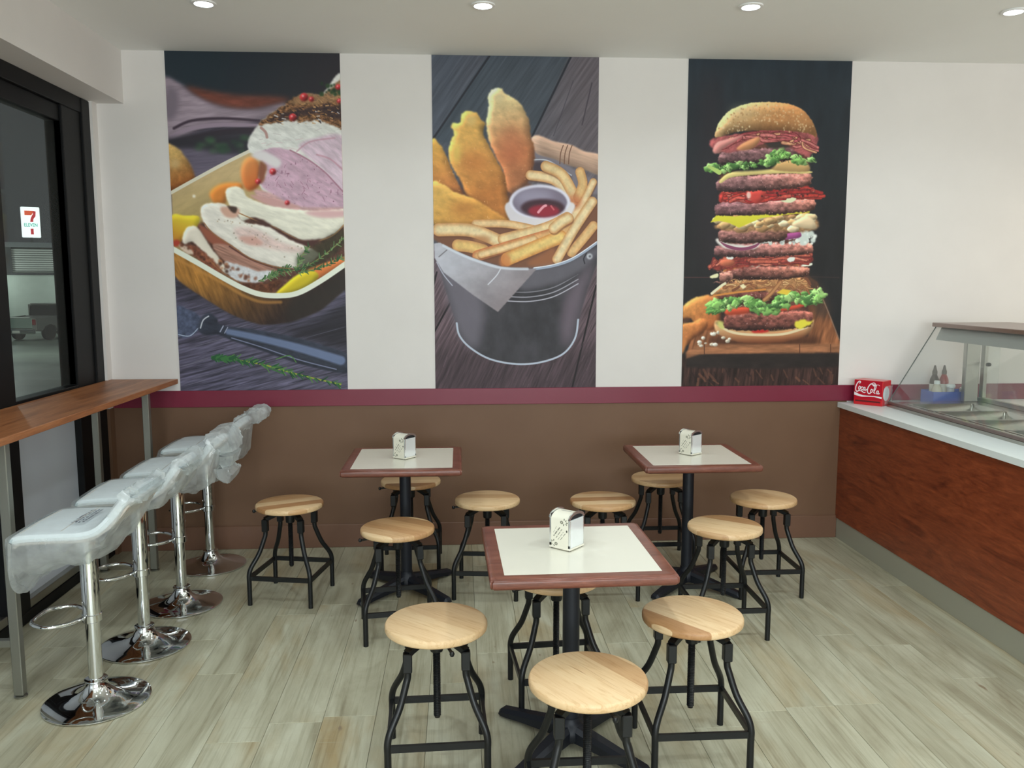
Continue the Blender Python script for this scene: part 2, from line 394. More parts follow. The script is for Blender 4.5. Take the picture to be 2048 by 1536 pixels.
def mural_roast():
    c = Cv(520, 1028, [(-4, 7), (781, 18), (823, 1523), (72, 1527)], (62, 56, 68)); R_ = random.Random(3)
    W = [(-20, -20), (850, -20), (850, 1560), (-20, 1560)]
    c.fill(W, (72, 66, 80), smooth=False, tex=(60, 5, -.22, .35))
    c.fill([(-20, 440), (830, 380), (830, 720), (-20, 720)], (96, 88, 106), soft=8, smooth=False, tex=(60, 8, -.1, .15))
    c.fill([(-20, -20), (850, -20), (850, 190), (640, 235), (480, 262), (300, 262), (150, 215), (60, 150), (-20, 120)], (34, 46, 56), soft=9, smooth=False, grad=((200, 0), (760, 200), (48, 44, 50)))
    c.fill([(90, 165), (200, 185), (330, 205), (480, 210), (560, 225), (420, 262), (300, 262), (170, 225)], (122, 66, 54), soft=8, tex=(40, 12, 0, .2))
    c.fill([(-10, 140), (60, 150), (140, 210), (260, 258), (400, 268), (540, 240), (470, 300), (330, 335), (200, 335), (90, 380), (-10, 400)], (148, 132, 146), soft=6, tex=(90, 14, -.1, .25))
    c.fill([(10, 170), (60, 200), (50, 290), (10, 310)], (120, 108, 122), soft=7)
    c.stroke([(40, 352), (120, 318), (260, 308), (420, 318)], 12, (66, 52, 66), soft=5)
    c.stroke([(30, 388), (120, 352), (260, 336), (420, 342)], 20, (150, 132, 150), soft=5)
    c.stroke([(10, 425), (120, 400), (250, 372), (420, 360)], 30, (52, 44, 54), soft=8)
    c.fill([(10, 400), (120, 390), (380, 380), (380, 460), (240, 460), (120, 440), (10, 440)], (48, 46, 54), soft=8)
    for k in range(26): c.dot(R_.uniform(140, 380), R_.uniform(392, 456), R_.uniform(8, 20), R_.choice([(50, 84, 58), (66, 98, 68), (40, 66, 52)]), ry=9, soft=5, alpha=.7)
    c.fill([(-10, 430), (40, 432), (85, 470), (130, 550), (128, 590), (80, 615), (-10, 640)], (196, 158, 92), soft=3, rough=2, grad=((40, 470), (90, 600), (150, 84, 34)), tex=(14, 14, 0, .2), shade=.5)
    c.dot(45, 510, 22, (214, 184, 130), soft=6, alpha=.6)
    # dish inside
    c.fill([(28, 640), (375, 452), (480, 430), (820, 600), (820, 950), (620, 1090), (520, 1100), (400, 1085), (40, 885)], (190, 164, 118), soft=2, smooth=False, grad=((250, 560), (300, 760), (172, 150, 96)), tex=(60, 20, -.5, .1))
    c.stroke([(18, 645), (120, 588), (260, 512), (385, 450)], 15, (214, 208, 188), soft=2)
    c.fill([(60, 860), (150, 780), (330, 700), (600, 700), (815, 760), (815, 930), (620, 1085), (520, 1095), (330, 1040), (150, 940)], (92, 60, 50), soft=5, tex=(12, 12, 0, .45))
    c.dot(130, 655, 7, (236, 232, 214), soft=2)
    c.fill([(360, 486), (400, 482), (425, 520), (430, 580), (410, 620), (370, 630), (345, 590), (340, 530)], (218, 142, 78), soft=4, grad=((350, 500), (430, 600), (200, 96, 40)), shade=.5)
    c.fill([(200, 640), (240, 604), (300, 594), (345, 602), (340, 640), (280, 655), (270, 690), (220, 685)], (214, 128, 52), soft=4, shade=.6)
    c.fill([(30, 745), (90, 742), (152, 746), (145, 790), (110, 820), (80, 850), (40, 872)], (224, 200, 48), soft=2, grad=((90, 750), (60, 870), (196, 124, 40)), shade=.4)
    c.dot(52, 865, 16, (176, 60, 44), soft=3)
    # crust and roast
    c.fill([(372, 440), (382, 385), (430, 322), (500, 268), (560, 236), (620, 198), (700, 200), (800, 130), (810, 720), (640, 715), (480, 660), (420, 600), (430, 500)], (216, 214, 210), soft=1.5, rough=2, tex=(30, 12, .6, .1))
    c.fill([(420, 330), (470, 290), (540, 240), (615, 200), (690, 205), (740, 180), (810, 130), (810, 360), (760, 345), (690, 318), (620, 322), (540, 318), (480, 332), (440, 345)], (122, 84, 56), soft=2, rough=5, rs=8, tex=(7, 5, .4, .75), seed=3)
    c.fill([(470, 310), (560, 275), (700, 250), (800, 260), (800, 320), (700, 290), (600, 300), (500, 325)], (52, 40, 46), soft=2, rough=9, rs=7, seed=5, alpha=.8)
    for k in range(150):
        x = R_.uniform(450, 795); y = 330-(x-430)*.36+R_.uniform(-10, 110)-20
        if y > 335 or y < 150: continue
        l = R_.uniform(4, 16); a = R_.uniform(-.2, .9); c.stroke([(x, y), (x+l*math.cos(a), y+l*math.sin(a))], R_.uniform(3, 7), R_.choice([(206, 200, 200), (66, 46, 44), (176, 128, 78), (40, 34, 42), (196, 150, 100), (150, 104, 66)]), soft=1.6, alpha=.85)
    c.fill([(560, 235), (620, 196), (700, 200), (800, 130), (800, 215), (700, 240), (620, 250)], (176, 136, 96), soft=3, rough=6, rs=8, alpha=.6)
    for k in range(16): c.dot(R_.uniform(700, 790), R_.uniform(150, 200), R_.uniform(5, 12), R_.choice([(36, 58, 40), (52, 76, 48)]), soft=2)
    c.fill([(385, 395), (440, 338), (520, 332), (620, 330), (700, 335), (800, 370), (800, 520), (730, 520), (660, 470), (580, 440), (500, 436), (400, 466), (374, 440)], (216, 216, 212), soft=2, rough=3, tex=(26, 9, .5, .12), seed=4)
    for k in range(30):
        x = R_.uniform(420, 780); y = R_.uniform(345, 500); c.stroke([(x, y), (x+R_.uniform(10, 40), y+R_.uniform(-14, 10))], 3, R_.choice([(188, 180, 180), (232, 232, 230), (206, 180, 184)]), soft=2, alpha=.6)
    c.stroke([(430, 350), (450, 370), (456, 392)], 12, (180, 140, 134), soft=3)
    c.fill([(600, 430), (660, 400), (800, 395), (806, 640), (760, 600), (700, 530), (640, 480)], (206, 182, 198), soft=4, tex=(30, 8, .7, .16), seed=7)
    c.stroke([(590, 455), (650, 412), (760, 395)], 7, (188, 140, 158), soft=3, alpha=.7); c.stroke([(680, 470), (740, 490), (800, 540)], 8, (190, 130, 150), soft=3, alpha=.6)
    c.fill([(400, 470), (480, 440), (560, 452), (640, 492), (712, 545), (770, 605), (806, 650), (806, 712), (700, 716), (600, 706), (530, 680), (470, 640), (428, 600), (455, 555), (440, 500)], (194, 158, 178), soft=2, rough=2, tex=(24, 9, .5, .14), seed=8, spk=(7, .86, (140, 96, 118)))
    c.stroke([(560, 450), (640, 492), (712, 545), (770, 605), (806, 645)], 7, (160, 108, 128), soft=2, alpha=.8)
    for k in range(34):
        x = R_.uniform(500, 780); y = R_.uniform(500, 690)
        if y < 470+(x-540)*.75: continue
        c.stroke([(x, y), (x+R_.uniform(-14, 14), y+R_.uniform(8, 22))], 2.6, (146, 96, 116), soft=1, alpha=.7)
    c.fill([(385, 470), (430, 450), (480, 470), (520, 500), (500, 530), (440, 500), (410, 490)], (216, 210, 212), soft=4)
    c.fill([(425, 500), (455, 520), (450, 560), (430, 600), (418, 560)], (140, 84, 60), soft=3, rough=3)
    c.fill([(400, 628), (470, 640), (560, 690), (640, 706), (806, 708), (806, 735), (640, 735), (520, 712), (430, 672)], (200, 156, 156), soft=3, tex=(20, 6, .2, .15))
    # slices
    c.fill([(272, 632), (300, 612), (345, 622), (372, 660), (450, 690), (560, 712), (700, 722), (808, 716), (806, 775), (745, 830), (640, 858), (560, 828), (480, 788), (400, 752), (350, 765), (320, 735), (285, 690)], (224, 220, 204), soft=1.5, rough=2, tex=(30, 8, .3, .08), seed=9, shade=.25)
    c.fill([(380, 650), (470, 664), (600, 700), (560, 708), (450, 690)], (198, 150, 146), soft=3)
    c.fill([(640, 724), (806, 720), (806, 745), (720, 752), (650, 740)], (214, 170, 172), soft=4)
    c.stroke([(300, 715), (330, 730), (400, 760), (480, 790), (560, 832), (640, 862), (745, 836), (806, 780)], 5, (168, 122, 78), soft=2)
    c.fill([(395, 755), (440, 762), (500, 800), (600, 850), (700, 850), (640, 880), (560, 860), (470, 810)], (78, 48, 44), soft=3, rough=3)
    c.fill([(162, 704), (230, 684), (280, 700), (320, 740), (360, 772), (460, 792), (560, 850), (640, 884), (690, 915), (640, 960), (560, 978), (480, 966), (380, 930), (300, 876), (220, 826), (175, 775)], (224, 218, 208), soft=1.5, rough=2, tex=(26, 8, .4, .08), seed=2, shade=.25)
    c.fill([(310, 800), (400, 800), (520, 860), (640, 900), (560, 905), (430, 880), (340, 850)], (216, 190, 184), soft=6, tex=(20, 6, .4, .12))
    c.fill([(330, 840), (400, 838), (440, 870), (380, 872)], (206, 158, 146), soft=4); c.fill([(250, 705), (330, 712), (318, 750), (270, 745)], (206, 160, 140), soft=3)
    c.fill([(280, 700), (320, 706), (318, 730), (292, 722)], (74, 56, 48), soft=2, rough=3)
    c.fill([(150, 780), (230, 830), (300, 885), (250, 890), (190, 850)], (150, 84, 64), soft=3)
    c.fill([(215, 870), (300, 880), (380, 935), (500, 985), (460, 1010), (330, 980), (250, 930)], (166, 120, 104), soft=2, tex=(40, 4, .4, .22))
    c.stroke([(290, 880), (380, 935), (480, 972)], 8, (84, 46, 42), soft=3, alpha=.8)
    c.fill([(268, 950), (330, 960), (420, 990), (480, 992), (440, 1036), (350, 1042), (290, 1010)], (204, 204, 208), soft=2, rough=3, tex=(8, 8, 0, .1))
    c.fill([(76, 850), (90, 805), (125, 786), (155, 806), (190, 862), (240, 930), (285, 992), (262, 996), (200, 930), (150, 880), (120, 858), (90, 868)], (226, 216, 200), soft=2, rough=2, shade=.3)
    c.fill([(95, 880), (140, 880), (200, 930), (262, 998), (200, 975), (130, 920)], (138, 78, 56), soft=3, rough=4, tex=(9, 9, 0, .4))
    c.fill([(60, 872), (100, 880), (130, 915), (90, 905)], (214, 190, 170), soft=2, rough=3)
    c.fill([(250, 1000), (330, 1040), (440, 1045), (520, 1030), (480, 1085), (380, 1075)], (96, 56, 36), soft=3, rough=4, tex=(10, 10, 0, .4))
    c.fill([(640, 985), (700, 960), (812, 930), (812, 955), (700, 1020), (660, 1040)], (222, 122, 62), soft=2, shade=.4)
    c.fill([(498, 1092), (540, 1050), (590, 1010), (650, 985), (690, 1010), (660, 1050), (600, 1085), (540, 1100)], (216, 192, 40), soft=2, shade=.5, grad=((600, 1000), (640, 1090), (190, 170, 30)))
    gr = [(70, 104, 62), (92, 128, 78), (50, 84, 52), (116, 146, 92)]
    c.fill([(590, 930), (700, 860), (812, 800), (812, 860), (700, 960), (620, 990)], (50, 52, 34), soft=6, alpha=.7)
    for p, n in (([(420, 1035), (520, 1000), (620, 975), (720, 915), (808, 838)], 60), ([(590, 985), (608, 930), (650, 880)], 26), ([(470, 1010), (520, 985), (560, 980)], 34), ([(600, 1000), (700, 975), (806, 925)], 34)):
        c.stroke(p, 5, (122, 124, 74), soft=1.4); leafy(c, p, n, 22, 8, gr, n)
    for x, y, q in ((622, 213, 19), (655, 222, 12), (572, 303, 17), (775, 168, 13), (780, 230, 11), (483, 546, 15), (417, 590, 13), (548, 685, 11)): c.dot(x, y, q, (178, 44, 50), soft=1.6, shade=.9, sr=5); c.dot(x-q*.3, y-q*.3, q*.28, (226, 150, 150), soft=1.2)
    for k in range(40):
        x = R_.uniform(190, 640); y = 700+(x-190)*.42+R_.uniform(0, 90); c.dot(x, y, R_.uniform(1.5, 3), R_.choice([(90, 70, 50), (150, 120, 80)]), soft=.8, alpha=.7)
    for pp_ in ([(175, 775), (220, 826), (300, 878), (380, 932), (480, 968), (560, 980)], [(190, 930), (250, 990), (330, 1040)]): c.stroke(pp_, 5, (150, 100, 62), soft=2, alpha=.8)
    for k in range(50):
        x = R_.uniform(70, 480); y = 880+(x-60)*.42+R_.uniform(-14, 22); c.dot(x, y, R_.uniform(3, 9), R_.choice([(96, 52, 36), (176, 110, 70), (60, 34, 28), (140, 84, 60)]), soft=1.6, alpha=.8)
    # body of dish and rim
    c.fill([(40, 900), (150, 965), (260, 1030), (350, 1078), (430, 1106), (520, 1113), (600, 1100), (700, 1045), (812, 965), (830, 1045), (720, 1150), (640, 1195), (540, 1222), (430, 1230), (300, 1185), (150, 1095), (45, 1010)], (170, 116, 50), soft=2.5, grad=((260, 960), (480, 1230), (50, 36, 32)), tex=(8, 40, -.35, .28))
    c.fill([(560, 1120), (700, 1060), (820, 970), (830, 1060), (700, 1170), (560, 1225)], (48, 42, 38), soft=14, alpha=.85)
    c.stroke([(40, 930), (150, 985), (260, 1045), (350, 1098), (430, 1128), (520, 1130)], 14, (196, 136, 66), soft=6, alpha=.6)
    c.stroke([(30, 888), (150, 955), (260, 1020), (350, 1067), (430, 1095), (520, 1101), (600, 1088), (700, 1034), (816, 955)], 25, (226, 230, 214), soft=2.5)
    # table front, handle, sprig
    c.fill([(20, 1030), (150, 1098), (300, 1190), (430, 1236), (560, 1226), (700, 1170), (840, 1050), (840, 1560), (20, 1560)], (82, 78, 98), soft=3, smooth=False, tex=(70, 5, -.25, .55), seed=6)
    c.fill([(20, 1030), (150, 1098), (300, 1190), (430, 1236), (600, 1235), (840, 1140), (840, 1340), (600, 1290), (420, 1230), (200, 1140), (60, 1080)], (34, 32, 38), soft=16, alpha=.8)
    for k in range(26):
        y = R_.uniform(1250, 1560); x = R_.uniform(40, 700); l = R_.uniform(60, 240)
        c.stroke([(x, y), (x+l, y-l*.27)], R_.uniform(2, 5), R_.choice([(36, 34, 44), (130, 126, 146), (44, 40, 54), (112, 108, 128)]), soft=1.6, alpha=.7, taper=True)
    c.fill([(55, 1150), (100, 1160), (155, 1190), (160, 1240), (115, 1282), (60, 1276)], (78, 86, 112), soft=2, tex=(10, 10, 0, .3)); c.stroke([(62, 1274), (112, 1280), (150, 1245)], 4, (170, 184, 208), soft=1.5)
    c.fill([(150, 1230), (165, 1195), (200, 1178), (235, 1205), (255, 1232), (420, 1255), (600, 1292), (760, 1340), (822, 1370), (822, 1440), (770, 1445), (600, 1405), (430, 1345), (300, 1300), (240, 1275), (190, 1278), (155, 1262)], (50, 54, 68), soft=2, tex=(20, 10, .2, .2), shade=.4)
    c.stroke([(285, 1262), (420, 1290), (600, 1335), (790, 1392)], 26, (112, 128, 166), soft=7, w2=44, alpha=.85); c.stroke([(300, 1290), (430, 1330), (600, 1388), (770, 1432)], 5, (140, 146, 180), soft=2, alpha=.8)
    c.stroke([(160, 1245), (172, 1210), (196, 1192)], 6, (190, 194, 206), soft=2); c.stroke([(248, 1262), (262, 1236)], 5, (160, 166, 190), soft=2); c.stroke([(268, 1268), (282, 1242)], 4, (150, 156, 180), soft=2)
    p = [(225, 1378), (330, 1390), (450, 1412), (600, 1455), (790, 1500)]; c.stroke(p, 7, (150, 162, 52), soft=1.6)
    leafy(c, p, 90, 34, 9, [(40, 88, 54), (58, 112, 60), (32, 70, 48), (84, 134, 62)], 5, .9); leafy(c, [(215, 1378), (310, 1385)], 40, 26, 16, [(40, 88, 54), (58, 112, 60)], 8, .9)
    c.stroke([(530, 1450), (480, 1430), (430, 1405)], 6, (60, 110, 60)); c.stroke([(590, 1400), (560, 1370), (500, 1385)], 4, (84, 134, 62))
    return c

def mural_fries():
    c = Cv(520, 1028, [(7, 16), (769, 23), (749, 1521), (25, 1525)], (84, 86, 96)); R_ = random.Random(5)
    c.fill([(-20, -20), (800, -20), (800, 1560), (-20, 1560)], (78, 84, 98), smooth=False, tex=(7, 120, .62, .2), grad=((100, 300), (700, 300), (100, 92, 100)))
    c.fill([(270, 0), (640, 0), (470, 380), (0, 420), (10, 400)], (66, 76, 88), soft=3, smooth=False, tex=(7, 120, .62, .15), alpha=.8)
    for a, b in (((272, 15), (10, 402)), ((642, 15), (462, 385))): c.stroke([a, b], 9, (40, 42, 52), soft=3)
    c.stroke([(735, 140), (690, 330)], 5, (66, 60, 70), soft=3); c.stroke([(650, 130), (560, 380)], 3, (70, 66, 76), soft=3)
    # lower boards
    c.fill([(-20, 880), (800, 860), (800, 1560), (-20, 1560)], (96, 78, 86), soft=3, smooth=False, tex=(4, 90, .5, .5), seed=4)
    c.fill([(-20, 1330), (800, 1300), (800, 1560), (-20, 1560)], (56, 44, 50), soft=40, smooth=False, alpha=.6, tex=(4, 60, .35, .5))
    for a, b in (((95, 1130), (18, 1270)), ((752, 1060), (640, 1530)), ((30, 1000), (15, 1060))): c.stroke([a, b], 8, (30, 24, 28), soft=2)
    for k in range(60):
        y = R_.uniform(1150, 1540); x = R_.uniform(10, 760); l = R_.uniform(20, 80)
        c.stroke([(x, y), (x+l*.42, y-l)], 2, R_.choice([(40, 30, 36), (136, 116, 124), (50, 40, 44)]), soft=1.3, alpha=.5)
    # wooden handle and metal behind
    c.fill([(465, 450), (560, 480), (700, 560), (775, 600), (775, 640), (640, 640), (470, 560)], (120, 114, 126), soft=3)
    c.stroke([(470, 490), (540, 496), (640, 560)], 5, (200, 206, 218), soft=2); c.fill([(470, 500), (560, 510), (640, 570), (600, 590), (480, 560)], (70, 58, 66), soft=4)
    c.fill([(457, 395), (480, 378), (510, 384), (560, 405), (640, 422), (700, 450), (775, 472), (775, 556), (700, 535), (620, 512), (560, 486), (490, 466), (462, 430)], (186, 152, 132), soft=2, tex=(60, 8, .3, .12), shade=.7, sr=14)
    for x in (596, 616, 636): c.stroke([(x+8, 424), (x-4, 460), (x-8, 508)], 4, (112, 76, 60), soft=1.5)
    # battered fish
    fish = lambda pts, a, b, c1, c2, sd: c.fill(pts, c1, soft=1.6, rough=2.5, rs=7, seed=sd, grad=(a, b, c2), tex=(22, 14, .4, .13), shade=.9, sr=11, spk=(5, .90, (232, 180, 120)))
    c.fill([(330, 540), (440, 590), (480, 640), (420, 690), (350, 760), (330, 700)], (92, 60, 50), soft=5)
    fish([(262, 210), (280, 172), (318, 166), (345, 190), (385, 215), (412, 240), (440, 290), (455, 340), (456, 385), (472, 430), (472, 500), (460, 550), (430, 610), (380, 640), (345, 625), (330, 540), (300, 480), (265, 400), (255, 320), (264, 250)], (330, 240), (370, 460), (222, 196, 142), (198, 122, 76), 1)
    c.dot(370, 430, 60, (178, 96, 66), ry=90, soft=18, alpha=.5); c.dot(312, 208, 20, (226, 212, 166), soft=6, alpha=.5); c.dot(400, 560, 50, (140, 88, 58), soft=16, alpha=.55)
    fish([(94, 340), (108, 324), (135, 325), (142, 290), (168, 268), (215, 282), (235, 312), (250, 330), (240, 368), (262, 420), (300, 490), (335, 560), (350, 640), (360, 766), (300, 732), (220, 690), (165, 655), (140, 590), (110, 540), (84, 480), (92, 410), (108, 372)], (170, 380), (270, 640), (222, 170, 88), (188, 116, 54), 2)
    c.dot(185, 312, 26, (226, 200, 130), soft=7, alpha=.55); c.dot(122, 460, 18, (236, 214, 104), ry=50, soft=8, alpha=.6); c.dot(200, 500, 70, (196, 112, 54), ry=50, soft=18, alpha=.5)
    fish([(8, 405), (42, 420), (72, 470), (105, 550), (140, 620), (155, 650), (100, 640), (8, 600)], (40, 430), (90, 630), (224, 168, 78), (196, 118, 62), 3)
    c.fill([(128, 560), (160, 640), (230, 700), (200, 680), (150, 650)], (84, 52, 40), soft=4)
    fish([(8, 600), (60, 604), (110, 636), (200, 668), (290, 722), (360, 775), (300, 790), (190, 800), (8, 780)], (80, 630), (200, 780), (214, 166, 84), (196, 134, 60), 4)
    c.dot(150, 710, 60, (184, 110, 50), ry=30, soft=14, alpha=.5)
    # bucket interior darkness
    c.fill([(20, 800), (360, 780), (640, 720), (760, 700), (760, 880), (560, 970), (330, 975), (60, 880)], (120, 78, 58), soft=4)
    def fry(a, b, w=44, mid=None, col=(226, 202, 158), e=(196, 138, 84), sd=0):
        pts = [a, mid or ((a[0]+b[0])/2, (a[1]+b[1])/2-4), b]
        c.stroke([(x+3, y+7) for x, y in pts], w, (104, 64, 46), soft=4, alpha=.55); c.stroke(pts, w, col, soft=1.6, edge=e, tex=(12, .1), seed=sd)
    fry((455, 560), (640, 650), 46, (560, 580)); fry((525, 520), (660, 670), 50, (600, 560), (224, 196, 144)); fry((680, 545), (670, 660), 44, (692, 600), (216, 178, 120)); fry((740, 590), (640, 760), 34, (700, 670))
    c.dot(655, 680, 34, (190, 104, 66), soft=8, alpha=.7)
    c.fill([(358, 680), (362, 770), (400, 810), (500, 822), (590, 800), (634, 750), (636, 680)], (206, 200, 208), soft=1.5, grad=((400, 700), (600, 800), (220, 214, 216)))
    c.dot(497, 680, 139, (216, 214, 232), ry=78, soft=1.5); c.dot(497, 683, 124, (120, 110, 130), ry=67, soft=2.5); c.dot(470, 660, 90, (158, 152, 176), ry=40, soft=14, alpha=.7)
    c.dot(510, 708, 100, (66, 42, 52), ry=40, soft=4); c.dot(515, 722, 72, (150, 38, 56), ry=28, soft=4); c.stroke([(490, 728), (512, 704), (524, 698)], 12, (226, 150, 164), soft=2.5); c.stroke([(548, 700), (560, 716)], 8, (196, 90, 100), soft=2)
    fry((205, 780), (500, 812), 36, (350, 782), (224, 190, 140)); fry((40, 808), (330, 868), 60, (190, 812), (228, 206, 160)); fry((330, 850), (620, 752), 50, (520, 800), (226, 200, 150))
    c.dot(235, 850, 40, (178, 122, 78), ry=18, soft=5, alpha=.7); fry((125, 878), (240, 900), 54, None, (222, 184, 112)); fry((215, 925), (640, 800), 50, (400, 870), (216, 166, 110), (196, 112, 66))
    fry((230, 920), (470, 850), 34, (340, 890), (228, 196, 146)); fry((350, 940), (590, 840), 62, (480, 885), (226, 192, 116), (206, 134, 66)); c.dot(340, 950, 26, (200, 120, 66), ry=34, soft=4, alpha=.8)
    c.fill([(440, 960), (520, 910), (560, 890), (560, 960), (500, 975)], (150, 94, 62), soft=5)
    fry((740, 790), (640, 910), 44, (700, 840), (218, 180, 124)); fry((735, 680), (575, 940), 46, (655, 800), (226, 204, 160)); fry((625, 755), (560, 800), 50, None, (226, 206, 160))
    # bucket
    body = [(38, 968), (70, 1080), (118, 1235), (130, 1285), (180, 1340), (270, 1392), (390, 1415), (500, 1407), (600, 1370), (655, 1300), (672, 1220), (712, 1080), (758, 960), (758, 868), (650, 938), (560, 968), (470, 985), (320, 975), (200, 938), (105, 900), (30, 880)]
    c.fill(body, (60, 58, 64), soft=1.6, smooth=False, tex=(40, 60, 0, .25))
    c.fill([(30, 950), (70, 1080), (122, 1260), (200, 1350), (240, 1250), (230, 1100), (120, 1000)], (118, 112, 126), soft=14, alpha=.75); c.fill([(600, 1150), (690, 1000), (740, 960), (690, 1130), (640, 1300), (600, 1330)], (112, 98, 112), soft=14, alpha=.8)
    c.fill([(400, 1000), (600, 960), (750, 890), (740, 940), (620, 1030), (420, 1080)], (112, 108, 120), soft=8, alpha=.7)
    for dy, al in ((0, .55), (22, .8), (42, 1)): c.stroke([(350, 1088+dy), (450, 1090+dy), (560, 1068+dy), (670, 1010+dy)], 5, (176, 174, 188), soft=1.8, alpha=al, taper=dy == 0)
    c.stroke([(30, 955), (60, 1010), (100, 1060)], 5, (170, 172, 190), soft=2); c.stroke([(120, 1230), (132, 1285), (180, 1340), (270, 1392), (390, 1415), (500, 1407), (600, 1370), (655, 1300), (670, 1215)], 9, (176, 186, 204), soft=2)
    c.stroke([(470, 985), (560, 970), (650, 938), (762, 862)], 13, (152, 164, 188), soft=2); c.stroke([(470, 980), (560, 965), (650, 932), (755, 862)], 4, (226, 230, 240), soft=1.5)
    c.dot(722, 928, 13, (196, 200, 210), soft=2); c.dot(724, 928, 6, (70, 70, 80), soft=2); c.stroke([(708, 915), (696, 938), (700, 960)], 5, (40, 40, 48), soft=2)
    c.fill([(18, 870), (45, 866), (105, 900), (200, 938), (320, 975), (400, 985), (482, 985), (306, 1180), (190, 1100), (60, 1000), (20, 935)], (176, 176, 188), soft=1.3, smooth=False, grad=((150, 930), (330, 1150), (136, 126, 132)), tex=(40, 30, 0, .1))
    c.stroke([(60, 880), (130, 915), (210, 948), (320, 980), (440, 985)], 12, (206, 212, 226), soft=4, alpha=.8); c.stroke([(318, 985), (300, 1015), (262, 1055)], 5, (206, 208, 220), soft=2.5); c.stroke([(40, 930), (75, 900)], 5, (120, 116, 124), soft=2)
    return c

def mural_burger():
    c = Cv(520, 1028, [(53, 14), (803, 23), (734, 1516), (16, 1520)], (44, 48, 54)); R_ = random.Random(9)
    c.fill([(-20, -20), (840, -20), (840, 1560), (-20, 1560)], (40, 50, 60), smooth=False, grad=((400, 0), (400, 900), (34, 34, 36)), tex=(30, 90, 0, .12))
    c.fill([(110, 150), (200, 160), (200, 900), (90, 900)], (52, 42, 48), soft=30, alpha=.5)
    c.stroke([(20, 1018), (180, 1018)], 5, (84, 52, 52), soft=3, alpha=.8); c.stroke([(600, 1015), (740, 1020)], 5, (70, 48, 46), soft=3, alpha=.6)
    c.fill([(10, 1380), (760, 1380), (760, 1560), (10, 1560)], (58, 38, 34), soft=6, smooth=False, tex=(6, 50, .1, .7), seed=3)
    for k in range(30):
        x = R_.uniform(20, 720); y = R_.uniform(1425, 1500); c.stroke([(x, y), (x+R_.uniform(-6, 30), y+R_.uniform(14, 46))], R_.uniform(3, 12), R_.choice([(120, 76, 58), (30, 22, 22), (92, 54, 42), (140, 90, 66)]), soft=3, alpha=.5)
    # board
    c.fill([(60, 1290), (200, 1040), (600, 1015), (640, 1040), (742, 1310), (742, 1372), (40, 1372)], (112, 68, 44), soft=2.5, smooth=False, tex=(8, 60, .25, .35), grad=((400, 1100), (400, 1350), (150, 92, 58)))
    c.fill([(560, 1020), (636, 1030), (700, 1180), (640, 1200), (600, 1100)], (64, 50, 44), soft=12, alpha=.8); c.stroke([(640, 1060), (690, 1180), (738, 1305)], 5, (136, 108, 92), soft=2, alpha=.8)
    c.fill([(170, 1290), (620, 1290), (600, 1350), (400, 1356), (200, 1345)], (66, 38, 26), soft=10, alpha=.8)
    c.fill([(34, 1362), (100, 1328), (740, 1325), (744, 1360), (600, 1372), (300, 1368), (100, 1378), (40, 1400)], (160, 104, 70), soft=3, smooth=False, tex=(50, 8, 0, .3), alpha=.9)
    c.fill([(34, 1392), (100, 1372), (738, 1366), (738, 1432), (400, 1440), (36, 1432)], (42, 34, 32), soft=3, smooth=False, tex=(40, 20, 0, .25))
    for x in (120, 558, 700): c.stroke([(x, 1328), (x, 1372)], 3, (70, 40, 30), soft=1.5)
    # onion rings
    for pts, col in (([(18, 1160), (60, 1120), (120, 1100), (180, 1110), (200, 1160), (190, 1220), (160, 1260), (100, 1250), (60, 1210), (20, 1230)], (212, 142, 74)), ([(14, 1240), (60, 1225), (110, 1205), (136, 1225), (120, 1270), (70, 1300), (40, 1330), (14, 1340)], (222, 154, 84))):
        c.fill(pts, col, soft=2, rough=3, rs=8, shade=.8, sr=10, tex=(12, 12, 0, .15), grad=((60, 1120), (180, 1250), (182, 96, 50)))
    c.fill([(20, 1210), (45, 1205), (60, 1215), (30, 1228)], (80, 52, 40), soft=3); c.fill([(16, 1300), (40, 1310), (20, 1370)], (196, 122, 66), soft=3)
    c.dot(150, 1150, 22, (190, 96, 58), ry=40, soft=10, alpha=.5)
    patty = lambda x0, x1, y0, y1, sl=0, sd=0, col=(122, 82, 78), cr=(164, 110, 98): c.fill([(x0, (y0+y1)/2+sl), (x0+14, y0+8+sl), (x0+90, y0+sl*.6), ((x0+x1)/2, y0), (x1-80, y0-sl*.5), (x1-8, y0+8-sl), (x1, (y0+y1)/2-sl), (x1-12, y1-8-sl), (x1-90, y1-sl*.5), ((x0+x1)/2, y1+3), (x0+80, y1+sl*.6), (x0+10, y1-8+sl)], col, soft=1.4, rough=4, rs=6, seed=sd, grad=((x0+120, y0), (x1, y0), cr), tex=(12, 8, 0, .5), shade=1.3, sr=9, sd=(-.3, -1.2), spk=(5, .87, (196, 150, 146)))
    dark = lambda x0, x1, y0, y1: c.fill([(x0, y0), (x1, y0), (x1, y1), (x0, y1)], (46, 34, 34), soft=4, smooth=False)
    dark(196, 596, 360, 1290)
    c.fill([(200, 380), (592, 380), (596, 1270), (204, 1270)], (92, 56, 48), soft=6, smooth=False, rough=8, rs=16, tex=(26, 12, 0, .6))
    # bottom bun
    c.fill([(165, 1240), (178, 1215), (230, 1235), (330, 1262), (480, 1262), (600, 1225), (622, 1212), (616, 1250), (590, 1285), (520, 1310), (420, 1322), (300, 1318), (220, 1300), (180, 1275)], (206, 158, 110), soft=1.5, rough=1.5, grad=((380, 1250), (380, 1320), (146, 80, 48)), shade=.5)
    c.stroke([(180, 1232), (240, 1268), (330, 1282), (480, 1280), (590, 1248)], 12, (220, 200, 160), soft=3)
